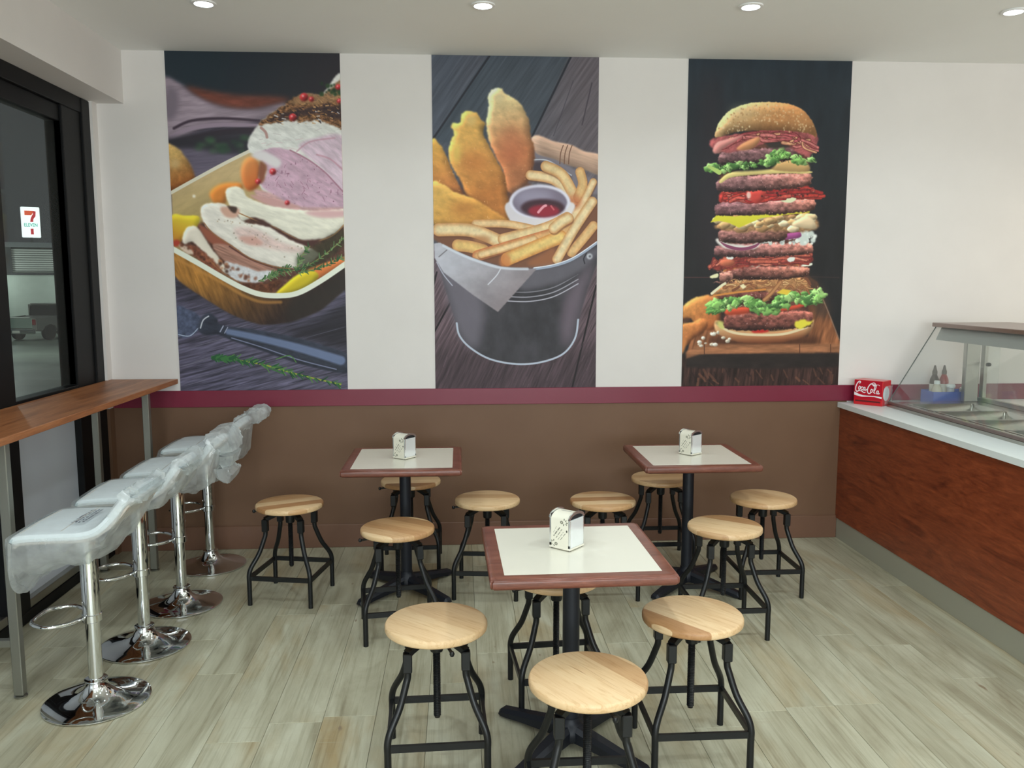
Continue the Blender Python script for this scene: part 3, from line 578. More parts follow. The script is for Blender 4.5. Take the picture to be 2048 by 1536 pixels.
    c.fill([(195, 1240), (300, 1262), (480, 1262), (560, 1235), (560, 1220), (200, 1220)], (112, 88, 50), soft=4, rough=3); c.fill([(180, 1222), (205, 1225), (212, 1255), (190, 1250)], (200, 196, 110), soft=3)
    c.fill([(336, 1262), (370, 1255), (416, 1262), (400, 1272), (350, 1274)], (190, 40, 34), soft=2)
    patty(210, 618, 1176, 1258, 6, 2, (116, 66, 58), (136, 78, 68)); c.fill([(540, 1222), (580, 1212), (592, 1222), (618, 1216), (596, 1242), (560, 1256), (536, 1246)], (222, 208, 60), soft=1.5, rough=3)
    c.fill([(216, 1168), (250, 1158), (340, 1156), (338, 1176), (290, 1188), (224, 1190)], (200, 74, 46), soft=1.5, shade=.5); c.fill([(440, 1160), (520, 1150), (575, 1138), (578, 1152), (520, 1168), (450, 1176)], (204, 72, 48), soft=1.5, shade=.5)
    dark(330, 450, 1160, 1184)
    gcols = [(96, 146, 72), (126, 176, 92), (70, 112, 58), (154, 196, 116)]
    def lettuce(path, w, n, sd, sp=14):
        q = spline(path, 8, False); Q = random.Random(sd)
        for k in range(n):
            x, y = q[Q.randrange(len(q))]; x += Q.uniform(-sp, sp); y += Q.uniform(-w*.45, w*.4); r = Q.uniform(.25, .62)*w
            pts = [(x+r*Q.uniform(.35, 1.9)*math.cos(t), y+r*Q.uniform(.3, 1.25)*math.sin(t)) for t in np.arange(9)*2*math.pi/9]; c.fill(pts, Q.choice(gcols), soft=1, rough=3, rs=5, smooth=k % 2 == 0, shade=.8, sr=4)
        for k in range(n):
            x, y = q[Q.randrange(len(q))]; x += Q.uniform(-sp, sp); y += Q.uniform(-w*.5, w*.5); c.stroke([(x, y), (x+Q.uniform(-12, 12), y+Q.uniform(-14, 14))], 2.5, Q.choice([(190, 222, 150), (50, 84, 44)]), soft=1.2, alpha=.7)
    patty(190, 440, 1084, 1140, 0, 4, (84, 46, 42), (104, 60, 52)); patty(420, 600, 1060, 1120, 0, 6, (140, 92, 76))
    lettuce([(160, 1160), (190, 1150), (260, 1140), (320, 1135), (380, 1155), (430, 1160), (480, 1130), (540, 1112), (630, 1110)], 44, 74, 3); lettuce([(130, 1160), (180, 1165)], 36, 12, 7); lettuce([(600, 1120), (645, 1110)], 52, 18, 8)
    # caramelised onions
    c.fill([(150, 1098), (200, 1060), (230, 1040), (330, 1030), (560, 1020), (605, 1060), (600, 1090), (560, 1080), (440, 1080), (420, 1120), (400, 1125), (410, 1080), (300, 1088), (200, 1100)], (176, 124, 80), soft=2, rough=6, rs=10, tex=(10, 8, .4, .35), shade=.8, sr=5)
    for k in range(46):
        x = R_.uniform(200, 590); y = R_.uniform(1022, 1080); a = R_.uniform(-.6, .6); l = R_.uniform(16, 46)
        c.stroke([(x, y), (x+l*.5, y+R_.uniform(-10, 6)), (x+l*math.cos(a), y+l*math.sin(a))], R_.uniform(5, 13), R_.choice([(196, 148, 96), (158, 102, 66), (212, 170, 118), (120, 72, 52)]), soft=1.5, edge=(120, 74, 48))
    c.stroke([(155, 1092), (200, 1056), (220, 1044)], 12, (222, 216, 180), soft=2); c.stroke([(470, 1040), (430, 1090), (395, 1122)], 18, (186, 130, 84), soft=2, edge=(130, 80, 50)); c.stroke([(165, 1102), (280, 1086), (400, 1074)], 9, (206, 132, 62), soft=2)
    c.fill([(450, 1090), (480, 1072), (522, 1078), (500, 1100)], (224, 190, 60), soft=1.2, smooth=False); c.fill([(282, 1056), (300, 1048), (314, 1062), (298, 1072)], (232, 220, 176), soft=1.2, smooth=False)
    patty(212, 602, 968, 1026, 4, 7, (112, 68, 62), (160, 100, 84)); patty(186, 250, 990, 1040, 0, 9)
    c.stroke([(212, 988), (300, 966), (400, 956), (480, 956), (600, 962)], 9, (212, 142, 74), soft=1.5); c.fill([(310, 958), (400, 952), (360, 974)], (222, 226, 208), soft=1.2, smooth=False); c.fill([(566, 958), (612, 952), (612, 964), (568, 968)], (230, 232, 216), soft=1); c.fill([(148, 1012), (182, 1000), (182, 1018), (152, 1022)], (226, 222, 176), soft=1)
    def bac(pts, cols, w, n, sd):
        Q = random.Random(sd); q = spline(pts, 8, False)
        for k in range(n):
            i = Q.randrange(len(q)-3); x, y = q[i]; dx, dy = q[i+3]-q[i]; x += Q.uniform(-8, 8); y += Q.uniform(-w, w)
            c.stroke([(x, y), (x+dx+Q.uniform(-8, 24), y+dy+Q.uniform(-12, 12)), (x+dx*2+Q.uniform(0, 50), y+dy*2+Q.uniform(-8, 8))], Q.uniform(8, 22), Q.choice(cols), soft=1.6, edge=(96, 40, 40), tex=(7, .2))
    rc = [(172, 74, 62), (196, 96, 76), (136, 48, 46), (214, 124, 100), (158, 64, 56)]
    c.fill([(150, 975), (200, 940), (400, 915), (596, 912), (600, 955), (400, 966), (200, 985)], (132, 52, 46), soft=2, rough=7, rs=9, tex=(12, 9, 0, .5)); bac([(190, 955), (260, 940), (380, 935), (500, 932), (560, 930)], rc, 20, 46, 3); bac([(145, 985), (160, 955), (200, 945)], rc, 8, 9, 4); c.dot(225, 950, 36, (196, 104, 76), ry=18, soft=3, shade=.6)
    for x, y in ((240, 925), (520, 937)): c.fill([(x-20, y-6), (x-4, y-12), (x+16, y-8), (x+8, y+10), (x-14, y+8)], (222, 226, 220), soft=1.2, rough=2)
    patty(168, 620, 862, 922, 6, 8, (132, 88, 88), (180, 114, 100))
    for k in range(60): c.dot(R_.uniform(385, 626), R_.uniform(820, 862), R_.uniform(3, 11), R_.choice([(222, 228, 222), (200, 206, 200), (166, 172, 170)]), soft=1.2)
    for k in range(24): c.dot(R_.uniform(560, 630), R_.uniform(806, 860), R_.uniform(6, 15), R_.choice([(226, 232, 226), (196, 206, 200)]), soft=1.6)
    c.fill([(172, 850), (186, 838), (230, 860), (330, 870), (382, 848), (360, 884), (280, 892), (210, 882)], (212, 206, 200), soft=1.5, rough=2); c.stroke([(190, 852), (230, 876), (290, 888), (350, 876), (384, 850)], 14, (132, 66, 96), soft=2, taper=True); c.fill([(462, 826), (540, 810), (562, 812), (560, 834), (500, 844), (470, 840)], (160, 72, 134), soft=1.4, shade=.5)
    patty(186, 500, 790, 856, 4, 10, (138, 92, 88), (116, 78, 66))
    c.fill([(176, 770), (300, 740), (560, 730), (640, 760), (620, 800), (400, 806), (200, 800)], (150, 112, 76), soft=3, rough=6, tex=(10, 8, 0, .4))
    for k in range(52):
        x = R_.uniform(185, 628); y = R_.uniform(738, 796); r = R_.uniform(16, 34); c.fill([(x-r, y), (x-r*.6, y-r*.5), (x+r*.4, y-r*.55), (x+r, y-2), (x+r*.5, y+r*.4), (x-r*.5, y+r*.45)], R_.choice([(214, 186, 142), (196, 156, 106), (224, 202, 164), (176, 132, 88)]), soft=1.3, rough=2, shade=.8, sr=5)
    c.fill([(560, 745), (600, 740), (632, 770), (628, 795), (560, 790), (520, 775)], (222, 196, 156), soft=1.5, shade=.6, rough=2)
    c.fill([(148, 766), (180, 728), (260, 738), (420, 716), (540, 700), (606, 698), (604, 720), (500, 730), (380, 746), (280, 790), (236, 768), (190, 758)], (222, 216, 60), soft=1.2, smooth=False, grad=((400, 700), (400, 790), (206, 196, 46)))
    c.fill([(190, 640), (240, 612), (420, 598), (600, 600), (622, 630), (600, 660), (300, 690), (200, 680)], (170, 52, 46), soft=2, rough=6, rs=10, tex=(12, 9, 0, .5), shade=.8)
    patty(168, 632, 662, 728, 10, 11, (128, 88, 92), (176, 110, 96)); c.fill([(440, 650), (540, 652), (520, 674), (480, 670)], (216, 220, 180), soft=1.2)
    bac([(200, 660), (260, 640), (330, 640), (420, 630), (520, 625), (600, 630)], [(196, 60, 52), (214, 88, 76), (170, 46, 46), (224, 120, 104)], 26, 60, 6); c.fill([(315, 630), (340, 612), (400, 620), (395, 655), (365, 678), (335, 660)], (208, 70, 62), soft=1.5, rough=3, shade=.6); c.dot(325, 640, 10, (232, 190, 180), ry=16, soft=2)
    for k in range(22): c.dot(R_.uniform(380, 600), R_.uniform(600, 650), R_.uniform(3, 6), (70, 34, 36), soft=1.2)
    patty(176, 614, 546, 616, 14, 12, (120, 84, 86), (182, 116, 104))
    c.fill([(190, 575), (230, 540), (320, 520), (420, 520), (600, 528), (598, 540), (460, 540), (330, 548), (240, 560), (200, 584)], (226, 206, 130), soft=1.3, shade=.3)
    c.fill([(430, 520), (450, 485), (520, 478), (590, 490), (602, 528), (520, 532)], (206, 164, 106), soft=2, shade=.5)
    patty(186, 560, 424, 492, 12, 13, (112, 80, 84), (92, 62, 66))
    c.fill([(210, 500), (420, 490), (420, 520), (240, 530)], (34, 36, 36), soft=3)
    lettuce([(150, 515), (200, 520), (240, 508), (290, 500)], 34, 26, 11, 10); lettuce([(300, 505), (390, 492)], 26, 14, 12, 8); lettuce([(410, 500), (440, 470), (480, 445), (520, 470), (620, 480)], 36, 36, 13, 10); c.stroke([(142, 508), (190, 535)], 12, (176, 206, 110), soft=1.5, w2=22)
    pk = [(206, 118, 116), (190, 92, 98), (222, 150, 140), (170, 76, 84), (214, 158, 120)]
    c.fill([(180, 372), (614, 350), (610, 460), (566, 452), (500, 415), (430, 395), (300, 432), (180, 440)], (168, 86, 88), soft=2, rough=5, tex=(14, 20, .6, .4)); c.fill([(400, 392), (470, 385), (520, 415), (430, 425)], (60, 54, 50), soft=4)
    bac([(175, 425), (220, 395), (300, 370), (380, 362)], pk, 12, 20, 21); bac([(380, 365), (450, 372), (520, 385), (560, 400)], pk, 22, 34, 22); bac([(560, 380), (590, 430)], pk, 10, 8, 23)
    c.fill([(162, 430), (180, 400), (240, 380), (300, 365), (260, 395), (210, 425), (190, 448), (166, 446)], (216, 140, 134), soft=1.5, rough=2, shade=.5); c.fill([(270, 430), (300, 400), (370, 372), (372, 400), (330, 430)], (206, 140, 96), soft=1.6, shade=.5)
    # top bun
    c.fill([(172, 372), (176, 335), (200, 290), (240, 250), (300, 224), (370, 212), (450, 212), (520, 222), (580, 252), (620, 305), (636, 350), (632, 374), (600, 356), (520, 345), (400, 343), (280, 348), (210, 368)], (206, 168, 118), soft=1.4, rough=1.5, rs=5, grad=((300, 230), (400, 340), (196, 136, 84)), shade=.9, sr=16, tex=(8, 8, 0, .1))
    c.dot(300, 260, 60, (206, 186, 140), ry=26, soft=14, alpha=.5)
    for k in range(210):
        a = R_.uniform(0, math.pi); rr = R_.uniform(.2, .97)**.6; x = 404+228*rr*math.cos(a); y = 355-140*rr*math.sin(a)
        c.dot(x, y, R_.uniform(1.8, 3.6), R_.choice([(232, 208, 166), (222, 192, 146), (176, 126, 82)]), ry=R_.uniform(2.5, 5), soft=.8, alpha=.8)
    for k in range(15):
        x = R_.uniform(95, 245); y = 1290+R_.uniform(-25, 45); c.dot(x, y, R_.uniform(5, 13), R_.choice([(222, 214, 200), (196, 186, 168)]), ry=R_.uniform(4, 9), soft=1.4, shade=.6, sr=3)
    return c


# ------------------------------------------------------------------ the room
XW, YB, XR = -2.19, -3.6, 7.0
fl = struct(obj('floor', box(BM(), -2.6, XR, YB, D+.1, -.12, -.012), mat('grey_floor_screed', (96, 92, 82), .9)))
# vinyl planks, single pieces where they can be seen
def plank_mesh(l, wd):
    me = bpy.data.meshes.new('plank'); bm = box(BM(), -wd/2+.0006, wd/2-.0006, -l/2+.0006, l/2-.0006, -.012, 0, .0012)
    bmesh.ops.recalc_face_normals(bm, faces=bm.faces); bm.to_mesh(me); bm.free(); me.materials.append(M_floor); return me
PWD, PL = .205, 1.22; full = plank_mesh(PL, PWD); Rp = random.Random(4); nplank = 0
x = -2.19+PWD/2; far = BM()
while x < 2.66:
    y = D-.001-Rp.uniform(.1, 1)*PL
    seg = [(y, D-.001)]
    while y > YB+.3: seg.append((y-PL, y)); y -= PL
    for a, b in seg:
        if b < 1.15: box(far, x-PWD/2+.0006, x+PWD/2-.0006, max(a, YB), b-.0012, -.012, 0); continue
        me = full if abs(b-a-PL) < 1e-6 else plank_mesh(b-a, PWD)
        o = link(bpy.data.objects.new('plank', me), fl); o.location = (x, (a+b)/2, 0); nplank += 1
    x += PWD
box(far, x-PWD/2, XR-.05, YB, D-.001, -.012, 0)
o = obj('far_planks', far, M_floor, fl); o['kind'] = 'stuff'

struct(obj('ceiling', box(BM(), -2.01, XR, YB, D+.1, HC, HC+.1), M_ceil))
wb = struct(obj('wall_back', box(BM(), -2.3, XR, D, D+.12, 0, HC), M_wall))
obj('lower_panel', box(BM(), XW, 2.55, D-.003, D, .15, .93), M_brown, wb)
struct(obj('trim_1', box(BM(), XW, XR, D-.010, D, .926, 1.031, .002), M_red))
struct(obj('baseboard_back', box(BM(), XW, 2.512, D-.014, D-.0032, 0, .152, .003), M_base))
struct(obj('wall_right', box(BM(), XR, XR+.1, YB, D+.12, 0, HC), M_wall))
struct(obj('wall_front', box(BM(), -2.6, XR+.1, YB-.1, YB, 0, HC), M_wall))
wl = struct(obj('wall_left', box(BM(), -2.60, -2.01, YB, D, 2.777, HC+.1, .0), M_wall))
struct(obj('wall_left_outer', box(BM(), -2.60, -2.3, YB, 1.2, 0, 2.777), M_wall)); bpy.data.objects['wall_left_outer'].name = 'wall_left.001'
obj('reveal', box(BM(), -2.30, XW+.02, 5.30, D, 0, 2.777), M_wall, wl)
obj('reveal_lower', box(BM(), -2.30, XW+.022, 5.298, D-.003, .0, .93), M_brown, wl)

# shop window: black metal frame, clear glass above the bar, white filmed glass below
M_film = mat('white_window_film', (206, 212, 222), .22, spec=.6)
def window(name, y0, y1, stile0, stile1, low1):
    wn = struct(obj(name, box(BM(), -2.30, -2.20, y1-stile1, y1, 0, 2.775, .004), M_black))
    def pc(nm, *a, m=M_black, bev=.003): return obj(nm, box(BM(), *a, bev), m, wn)
    pc('frame_stile', -2.28, -2.195, y0, y0+stile0, 0, 2.775)
    pc('head_rail', -2.30, -2.192, y0, y1, 2.69, 2.776); pc('head_rail', -2.29, -2.215, y0+stile0, y1-stile1, 2.60, 2.69)
    pc('transom', -2.28, -2.20, y0+stile0, y1-stile1, 1.04, 1.12)
    pc('bottom_rail', -2.28, -2.20, y0+stile0, y1-stile1, 0.055, 0.10, m=M_steel); pc('bottom_rail', -2.27, -2.192, y0, y1, 0, 0.055)
    pc('glass_pane', -2.252, -2.246, y0+stile0, y1-stile1, 1.12, 2.60, m=M_pane, bev=0)
    pc('filmed_pane', -2.246, -2.238, y0+stile0, low1, .10, 1.04, m=M_film, bev=0)
    return wn
w1 = window('window_1', 4.12, 5.30, .15, .33, 5.15)
obj('jamb_post', box(BM(), -2.27, -2.186, 5.20, 5.302, 0, 2.774, .004), M_black, w1)
obj('jamb_step', box(BM(), -2.30, -2.21, 4.97, 5.06, 1.12, 2.62, .004), M_black, w1)
obj('lower_stile', box(BM(), -2.27, -2.205, 5.15, 5.21, .055, 1.04, .003), M_black, w1)
w2_ = window('window_2', 2.72, 4.12, .08, .06, 4.06); w3_ = window('window_3', 1.2, 2.72, .08, .06, 2.66)

# murals and lettered prints
def mural(cv, x0, x1, name, label):
    g = cv.im.mean(2, keepdims=True); cv.im = np.clip((cv.im*.92+g*.08-60)*1.04+62, 0, 255)
    m = cv.material(name+'_print', .55, MURAL_GAIN)
    z0, z1 = 1.031, HC-.001; me = bpy.data.meshes.new(name); y = D-.0035
    bm = box(BM(), x0, x1, y, D-.0003, z0, z1); uv = bm.loops.layers.uv.new('uv')
    for f in bm.faces:
        for l in f.loops: l[uv].uv = ((l.vert.co.x-x0)/(x1-x0), (l.vert.co.z-z0)/(z1-z0))
    o = obj(name, bm, m); return tag(o, label, 'poster')
MURAL_GAIN = 1.03
mural(mural_roast(), -1.7555, -.7147, 'roast_poster', 'tall wall poster of sliced roast meat in a baking dish')
mural(mural_fries(), -.1588, .8742, 'fried_fish_poster', 'tall wall poster of battered fish and chips in a metal bucket')
mural(mural_burger(), 1.438, 2.4851, 'burger_poster', 'tall wall poster of a towering stacked burger on dark background')

# ------------------------------------------------------------------ night outside (frame turned to face the shop)
OA = math.radians(25.9); OX = Vector((math.cos(OA), math.sin(OA), 0)); OY = Vector((-math.sin(OA), math.cos(OA), 0)); OO = Vector((-20.6, 42.4, -1.06))
OM = Matrix((OX, OY, Vector((0, 0, 1)))).transposed().to_4x4(); OM.translation = OO
def out(o): o.matrix_world = OM @ o.matrix_world; return o
def asphalt():
    m = mat('wet_asphalt', (112, 122, 112), .42); v = coords(m); L(m, ramp(m, noise(m, v, .25, 5), [(.3, (78, 86, 80)), (.7, (124, 134, 122))]), bsdf(m).inputs['Base Color']); return m
M_asph = asphalt()
gnd = struct(obj('car_park_ground', box(BM(), -120, -2.9, -30, 110, -1.2, -1.06), M_asph)); gnd.name = 'ground'
struct(obj('footpath', box(BM(), -2.9-1.6, -2.32, -6, 9, -1.0, -.14), mat('concrete_path', (110, 108, 100), .8)))
# long building with louvred band
bl = empty('shop_building'); tag(bl, 'pale low building with louvred upper band across the car park', 'building')
M_bw = paint('pale_render', (186, 196, 186), 8); M_dkm = mat('dark_fascia', (44, 48, 50), .5)
o = obj('wall', box(BM(), -12, 14, 7.6, 8.4, -.0, 3.35), M_bw, bl)
obj('roof_fascia', box(BM(), -12, 14, 7.35, 8.4, 4.78, 5.05), mat('grey_fascia', (120, 126, 128), .5), bl)
obj('parapet', box(BM(), -12, 14, 7.9, 8.4, 3.35, 4.8), mat('pale_backing', (150, 156, 152), .6), bl)
obj('ledge', box(BM(), -12, 14, 7.3, 7.9, 3.25, 3.36), M_dkm, bl)
for xx in (-7.0, -4.1, -1.25, 1.6, 4.4, 7.3): obj('louvre_post', box(BM(), xx-.28, xx+.28, 7.38, 7.9, 3.36, 4.78), M_dkm, bl)
M_slat = mat('pale_louvre_slat', (196, 200, 194), .45)
me = None
for a in (-6.72, -3.82, -.97, 1.88):
    for k in range(11):
        z = 3.42+k*.122
        if me is None:
            bm = box(BM(), 0, 2.28, -.02, .02, -.045, .045); bmesh.ops.rotate(bm, verts=bm.verts, matrix=Matrix.Rotation(.6, 3, 'X'), cent=(0, 0, 0)); bm.to_mesh(me_ := bpy.data.meshes.new('louvre_slat')); bm.free(); me_.materials.append(M_slat); me = me_
        o = link(bpy.data.objects.new('louvre_slat', me), bl); o.location = (a, 7.6, z)
bl.location.z = -.3; out(bl)
# illuminated sign on its pole
sg = empty('store_sign'); tag(sg, 'glowing white convenience store sign on a pole at night', 'sign')
SX, SZ, SW, SH = .07, 6.26, .475, .86
obj('pole', box(BM(), SX-.06, SX+.06, 9.0, 9.1, 0, SZ-SH), M_dkm, sg)
obj('light_box', box(BM(), SX-SW, SX+SW, 8.94, 9.16, SZ-SH, SZ+SH, .05, 2), mat('lit_sign_face', (250, 255, 252), .4, emit=(240, 250, 248), es=1.5), sg)
M_s1 = mat('sign_orange', (240, 96, 50), .5, emit=(236, 90, 50), es=.9); M_s2 = mat('sign_red', (206, 36, 52), .5, emit=(200, 34, 50), es=.9); M_s3 = mat('sign_green', (0, 160, 140), .5, emit=(30, 170, 150), es=.9)
def P2(pts): return [(SX+a*SW, SZ+b*SH) for a, b in pts]
obj('numeral_bar', prism(BM(), P2([(-.6, .75), (.3, .75), (.3, .62), (.12, .46), (-.6, .46)]), 8.925, 8.939), M_s1, sg)
obj('numeral_stroke', prism(BM(), P2([(.3, .75), (.6, .72), (.55, .4), (.3, .2), (.28, .02), (-.05, .02), (0, .2), (.12, .38), (.3, .55)]), 8.92, 8.938), M_s2, sg)
obj('numeral_foot', prism(BM(), P2([(-.05, -.42), (.26, -.42), (.26, -.8), (-.05, -.8)]), 8.92, 8.938), M_s2, sg)
tc = bpy.data.curves.new('sign_lettering', 'FONT'); tc.body = 'ELEVEN'; tc.size = .26; tc.extrude = .004; tc.offset = .006; tc.align_x = 'CENTER'; tc.align_y = 'CENTER'; tc.materials.append(M_s3)
o_ = link(bpy.data.objects.new('tmp_text', tc)); bpy.context.view_layer.update(); me_t = bpy.data.meshes.new_from_object(o_); bpy.data.objects.remove(o_); me_t.name = 'sign_lettering'
o = link(bpy.data.objects.new('sign_lettering', me_t), sg); o.rotation_euler = (math.pi/2, 0, 0); o.location = (SX, 8.92, SZ-.19*SH); o.scale = (.78, 1, 1)
out(sg)
# parked pickup, seen from behind three-quarter
M_truck = mat('silver_car_paint', (150, 150, 144), .3, .4, coat=.5); M_tg = mat('tailgate_paint', (150, 168, 156), .3, .4); M_tyre = mat('tyre_rubber', (18, 18, 20), .8); M_win = mat('dark_car_glass', (20, 24, 26), .08); M_lamp = mat('red_tail_lamp', (120, 20, 24), .3)
def wheel(x, y, par, r=.4):
    e = empty('wheel'); e.parent = par; e.location = (x, y, r)
    bm = lathe(BM(), [(r*.55, -.12), (r*.95, -.12), (r, -.08), (r, .08), (r*.95, .12), (r*.55, .12)], 24); bmesh.ops.rotate(bm, verts=bm.verts, matrix=Matrix.Rotation(math.pi/2, 3, 'Y')); o = obj('tyre', bm, M_tyre, e, True)
    bm = lathe(BM(), [(0, -.1), (r*.2, -.11), (r*.56, -.06), (r*.56, .06), (r*.2, .11), (0, .1)], 16); bmesh.ops.rotate(bm, verts=bm.verts, matrix=Matrix.Rotation(math.pi/2, 3, 'Y')); obj('rim', bm, M_steel, e, True)
def vehicle(name, label, prof, cabin, pos, rz, W=.93, body=M_truck, r=.4, wx=(1.0, 4.2)):
    t = empty(name); tag(t, label, 'car')   # local: y forward along the car, x across; the rear at y=0
    bm = prism(BM(), prof, -W, W, 'x'); bmesh.ops.bevel(bm, geom=list(bm.edges), offset=.05, segments=2, affect='EDGES'); obj('body', bm, body, t, True)
    bm = prism(BM(), cabin, -W+.12, W-.12, 'x'); bmesh.ops.bevel(bm, geom=list(bm.edges), offset=.04, segments=2, affect='EDGES'); obj('windows', bm, M_win, t, True)
    ys = [p[0] for p in cabin]; zs = [p[1] for p in cabin]; zt = max(zs); top = [y for y, z in cabin if z > zt-.1]
    obj('roof', box(BM(), -W+.16, W-.16, min(top)+.02, max(top)-.02, zt-.02, zt+.05, .03, 2), body, t)
    for sx in (-1, 1):
        for yy in wx: wheel(sx*(W-.1), yy, t, r)
        obj('tail_lamp', box(BM(), sx*(W-.13)-.1, sx*(W-.13)+.1, -.03, .1, .78, 1.05, .02), M_lamp, t)
        obj('wing_mirror', box(BM(), sx*(W+.12)-.1, sx*(W+.12)+.1, max(ys)-.75, max(ys)-.6, 1.12, 1.3, .04), M_dkm, t)
        for k in (min(top), (min(top)+max(top))/2, max(top)): obj('window_pillar', box(BM(), sx*(W-.14)-.03, sx*(W-.14)+.03, k-.05, k+.05, min(zs), zt), body, t)
    t.matrix_world = OM @ Matrix.Translation(pos) @ Matrix.Rotation(rz, 4, 'Z'); return t
tr = vehicle('pickup_truck', 'silver double cab pickup truck parked against the pale wall', [(0, .5), (0, 1.12), (1.65, 1.14), (1.7, 1.18), (4.0, 1.16), (5.1, 1.02), (5.25, .8), (5.25, .42), (4.7, .42), (4.55, .78), (3.85, .78), (3.7, .42), (1.5, .42), (1.35, .78), (.65, .78), (.5, .45)], [(1.75, 1.1), (1.82, 1.68), (2.0, 1.74), (3.2, 1.74), (4.1, 1.14)], (-.75, .1, 0), math.radians(-38))
obj('tailgate', box(BM(), -.76, .76, -.05, -.005, .62, 1.1, .02), M_tg, tr); obj('rear_bumper', box(BM(), -.93, .93, -.2, -.02, .36, .58, .05, 2), M_chrome, tr)
obj('number_plate', box(BM(), -.2, .2, -.215, -.2, .4, .52, .005), mat('pale_plate', (200, 200, 190), .5), tr)
vehicle('dark_car', 'dark parked car partly hidden by the black window frame', [(0, .4), (0, .95), (.4, 1.0), (3.2, .98), (4.3, .85), (4.4, .4)], [(.35, .95), (.95, 1.42), (2.4, 1.45), (3.2, .98)], (1.65, -15.5, 0), math.radians(-30), body=mat('dark_car_paint', (30, 34, 36), .25, .3, coat=.5), r=.32, wx=(.85, 3.6))
# lamps of the place opposite
def pt(x, y, z, e, sz=.2, col=(.9, 1, .95)):
    l = bpy.data.lights.new('yard_lamp', 'POINT'); l.energy = e; l.shadow_soft_size = sz; l.color = col; o = bpy.data.objects.new('yard_lamp', l); COL.objects.link(o); o.matrix_world = OM @ Matrix.Translation((x, y, z))
pt(-1.9, 6.0, 2.9, 110); pt(2.2, 6.2, 2.8, 60); pt(-3.0, -8, 6.5, 1500, .5); pt(6, -14, 7, 1000, .5)


# ------------------------------------------------------------------ bar under the window
bar = empty('window_bar', (-1.976, 3.9, 0)); tag(bar, 'long narrow timber bar top on steel legs along the shop window', 'bar table')
def bx(nm, par, m, x0, x1, y0, y1, z0, z1, bev=.001, seg=1):
    l = par.location; return obj(nm, box(BM(), x0-l.x, x1-l.x, y0-l.y, y1-l.y, z0-l.z, z1-l.z, bev, seg), m, par)
bx('bar_top', bar, M_bar, -2.184, -1.765, 1.7, D-.012, 1.078, 1.108, .002)
for fy in (3.43, 4.98, 2.0):
    for fx in (-1.83, -2.12):
        lg = bx('leg', bar, M_legsteel, fx-.019, fx+.019, fy-.019, fy+.019, .012, 1.078, .003)
        f = obj('foot', lathe(BM(), [(.024, 0), (.026, .003), (.026, .007), (.012, .012), (.012, .02)], 20), M_steel, lg, True); f.location = (fx-bar.location.x, fy-bar.location.y, 0)
    bx('stretcher', bar, M_legsteel, -2.101, -1.849, fy-.015, fy+.015, .22, .25, .002)
    bx('stretcher', bar, M_legsteel, -2.101, -1.849, fy-.015, fy+.015, 1.045, 1.077, .002)

# ------------------------------------------------------------------ bar stools in plastic wrap
def seat_curve():
    return smoothpath([(-.19, 0, .728), (-.178, 0, .742), (-.12, 0, .748), (-.02, 0, .75), (.06, 0, .753), (.12, 0, .772), (.175, 0, .822), (.222, 0, .885)], 4)
def shell(bm, path, hw, th, rnd=.018):
    P = [Vector(p) for p in path]; n = len(P); rings = []
    for i in range(n):
        t = (P[min(i+1, n-1)]-P[max(i-1, 0)]).normalized(); nn = Vector((0, 1, 0)).cross(t)*-1
        nn = Vector((-t.z, 0, t.x)); e = 1.0-.10*max(0, (i/(n-1)-.75)*4)**2-.02*max(0, (.15-i/(n-1))*6)**2; h = hw*e
        prof = [(-h, 0), (-h+.004, th*.4), (-h+rnd, th*.5), (0, th*.62), (h-rnd, th*.5), (h-.004, th*.4), (h, 0), (h-.004, -th*.4), (h-rnd, -th*.5), (0, -th*.5), (-h+rnd, -th*.5), (-h+.004, -th*.4)]
        rings.append([bm.verts.new(P[i]+Vector((0, a, 0))+nn*b) for a, b in prof])
    m = 12
    for a, b in zip(rings, rings[1:]):
        for k in range(m): bm.faces.new((a[k], a[(k+1) % m], b[(k+1) % m], b[k]))
    bm.faces.new(rings[0][::-1]); bm.faces.new(rings[-1]); return bm
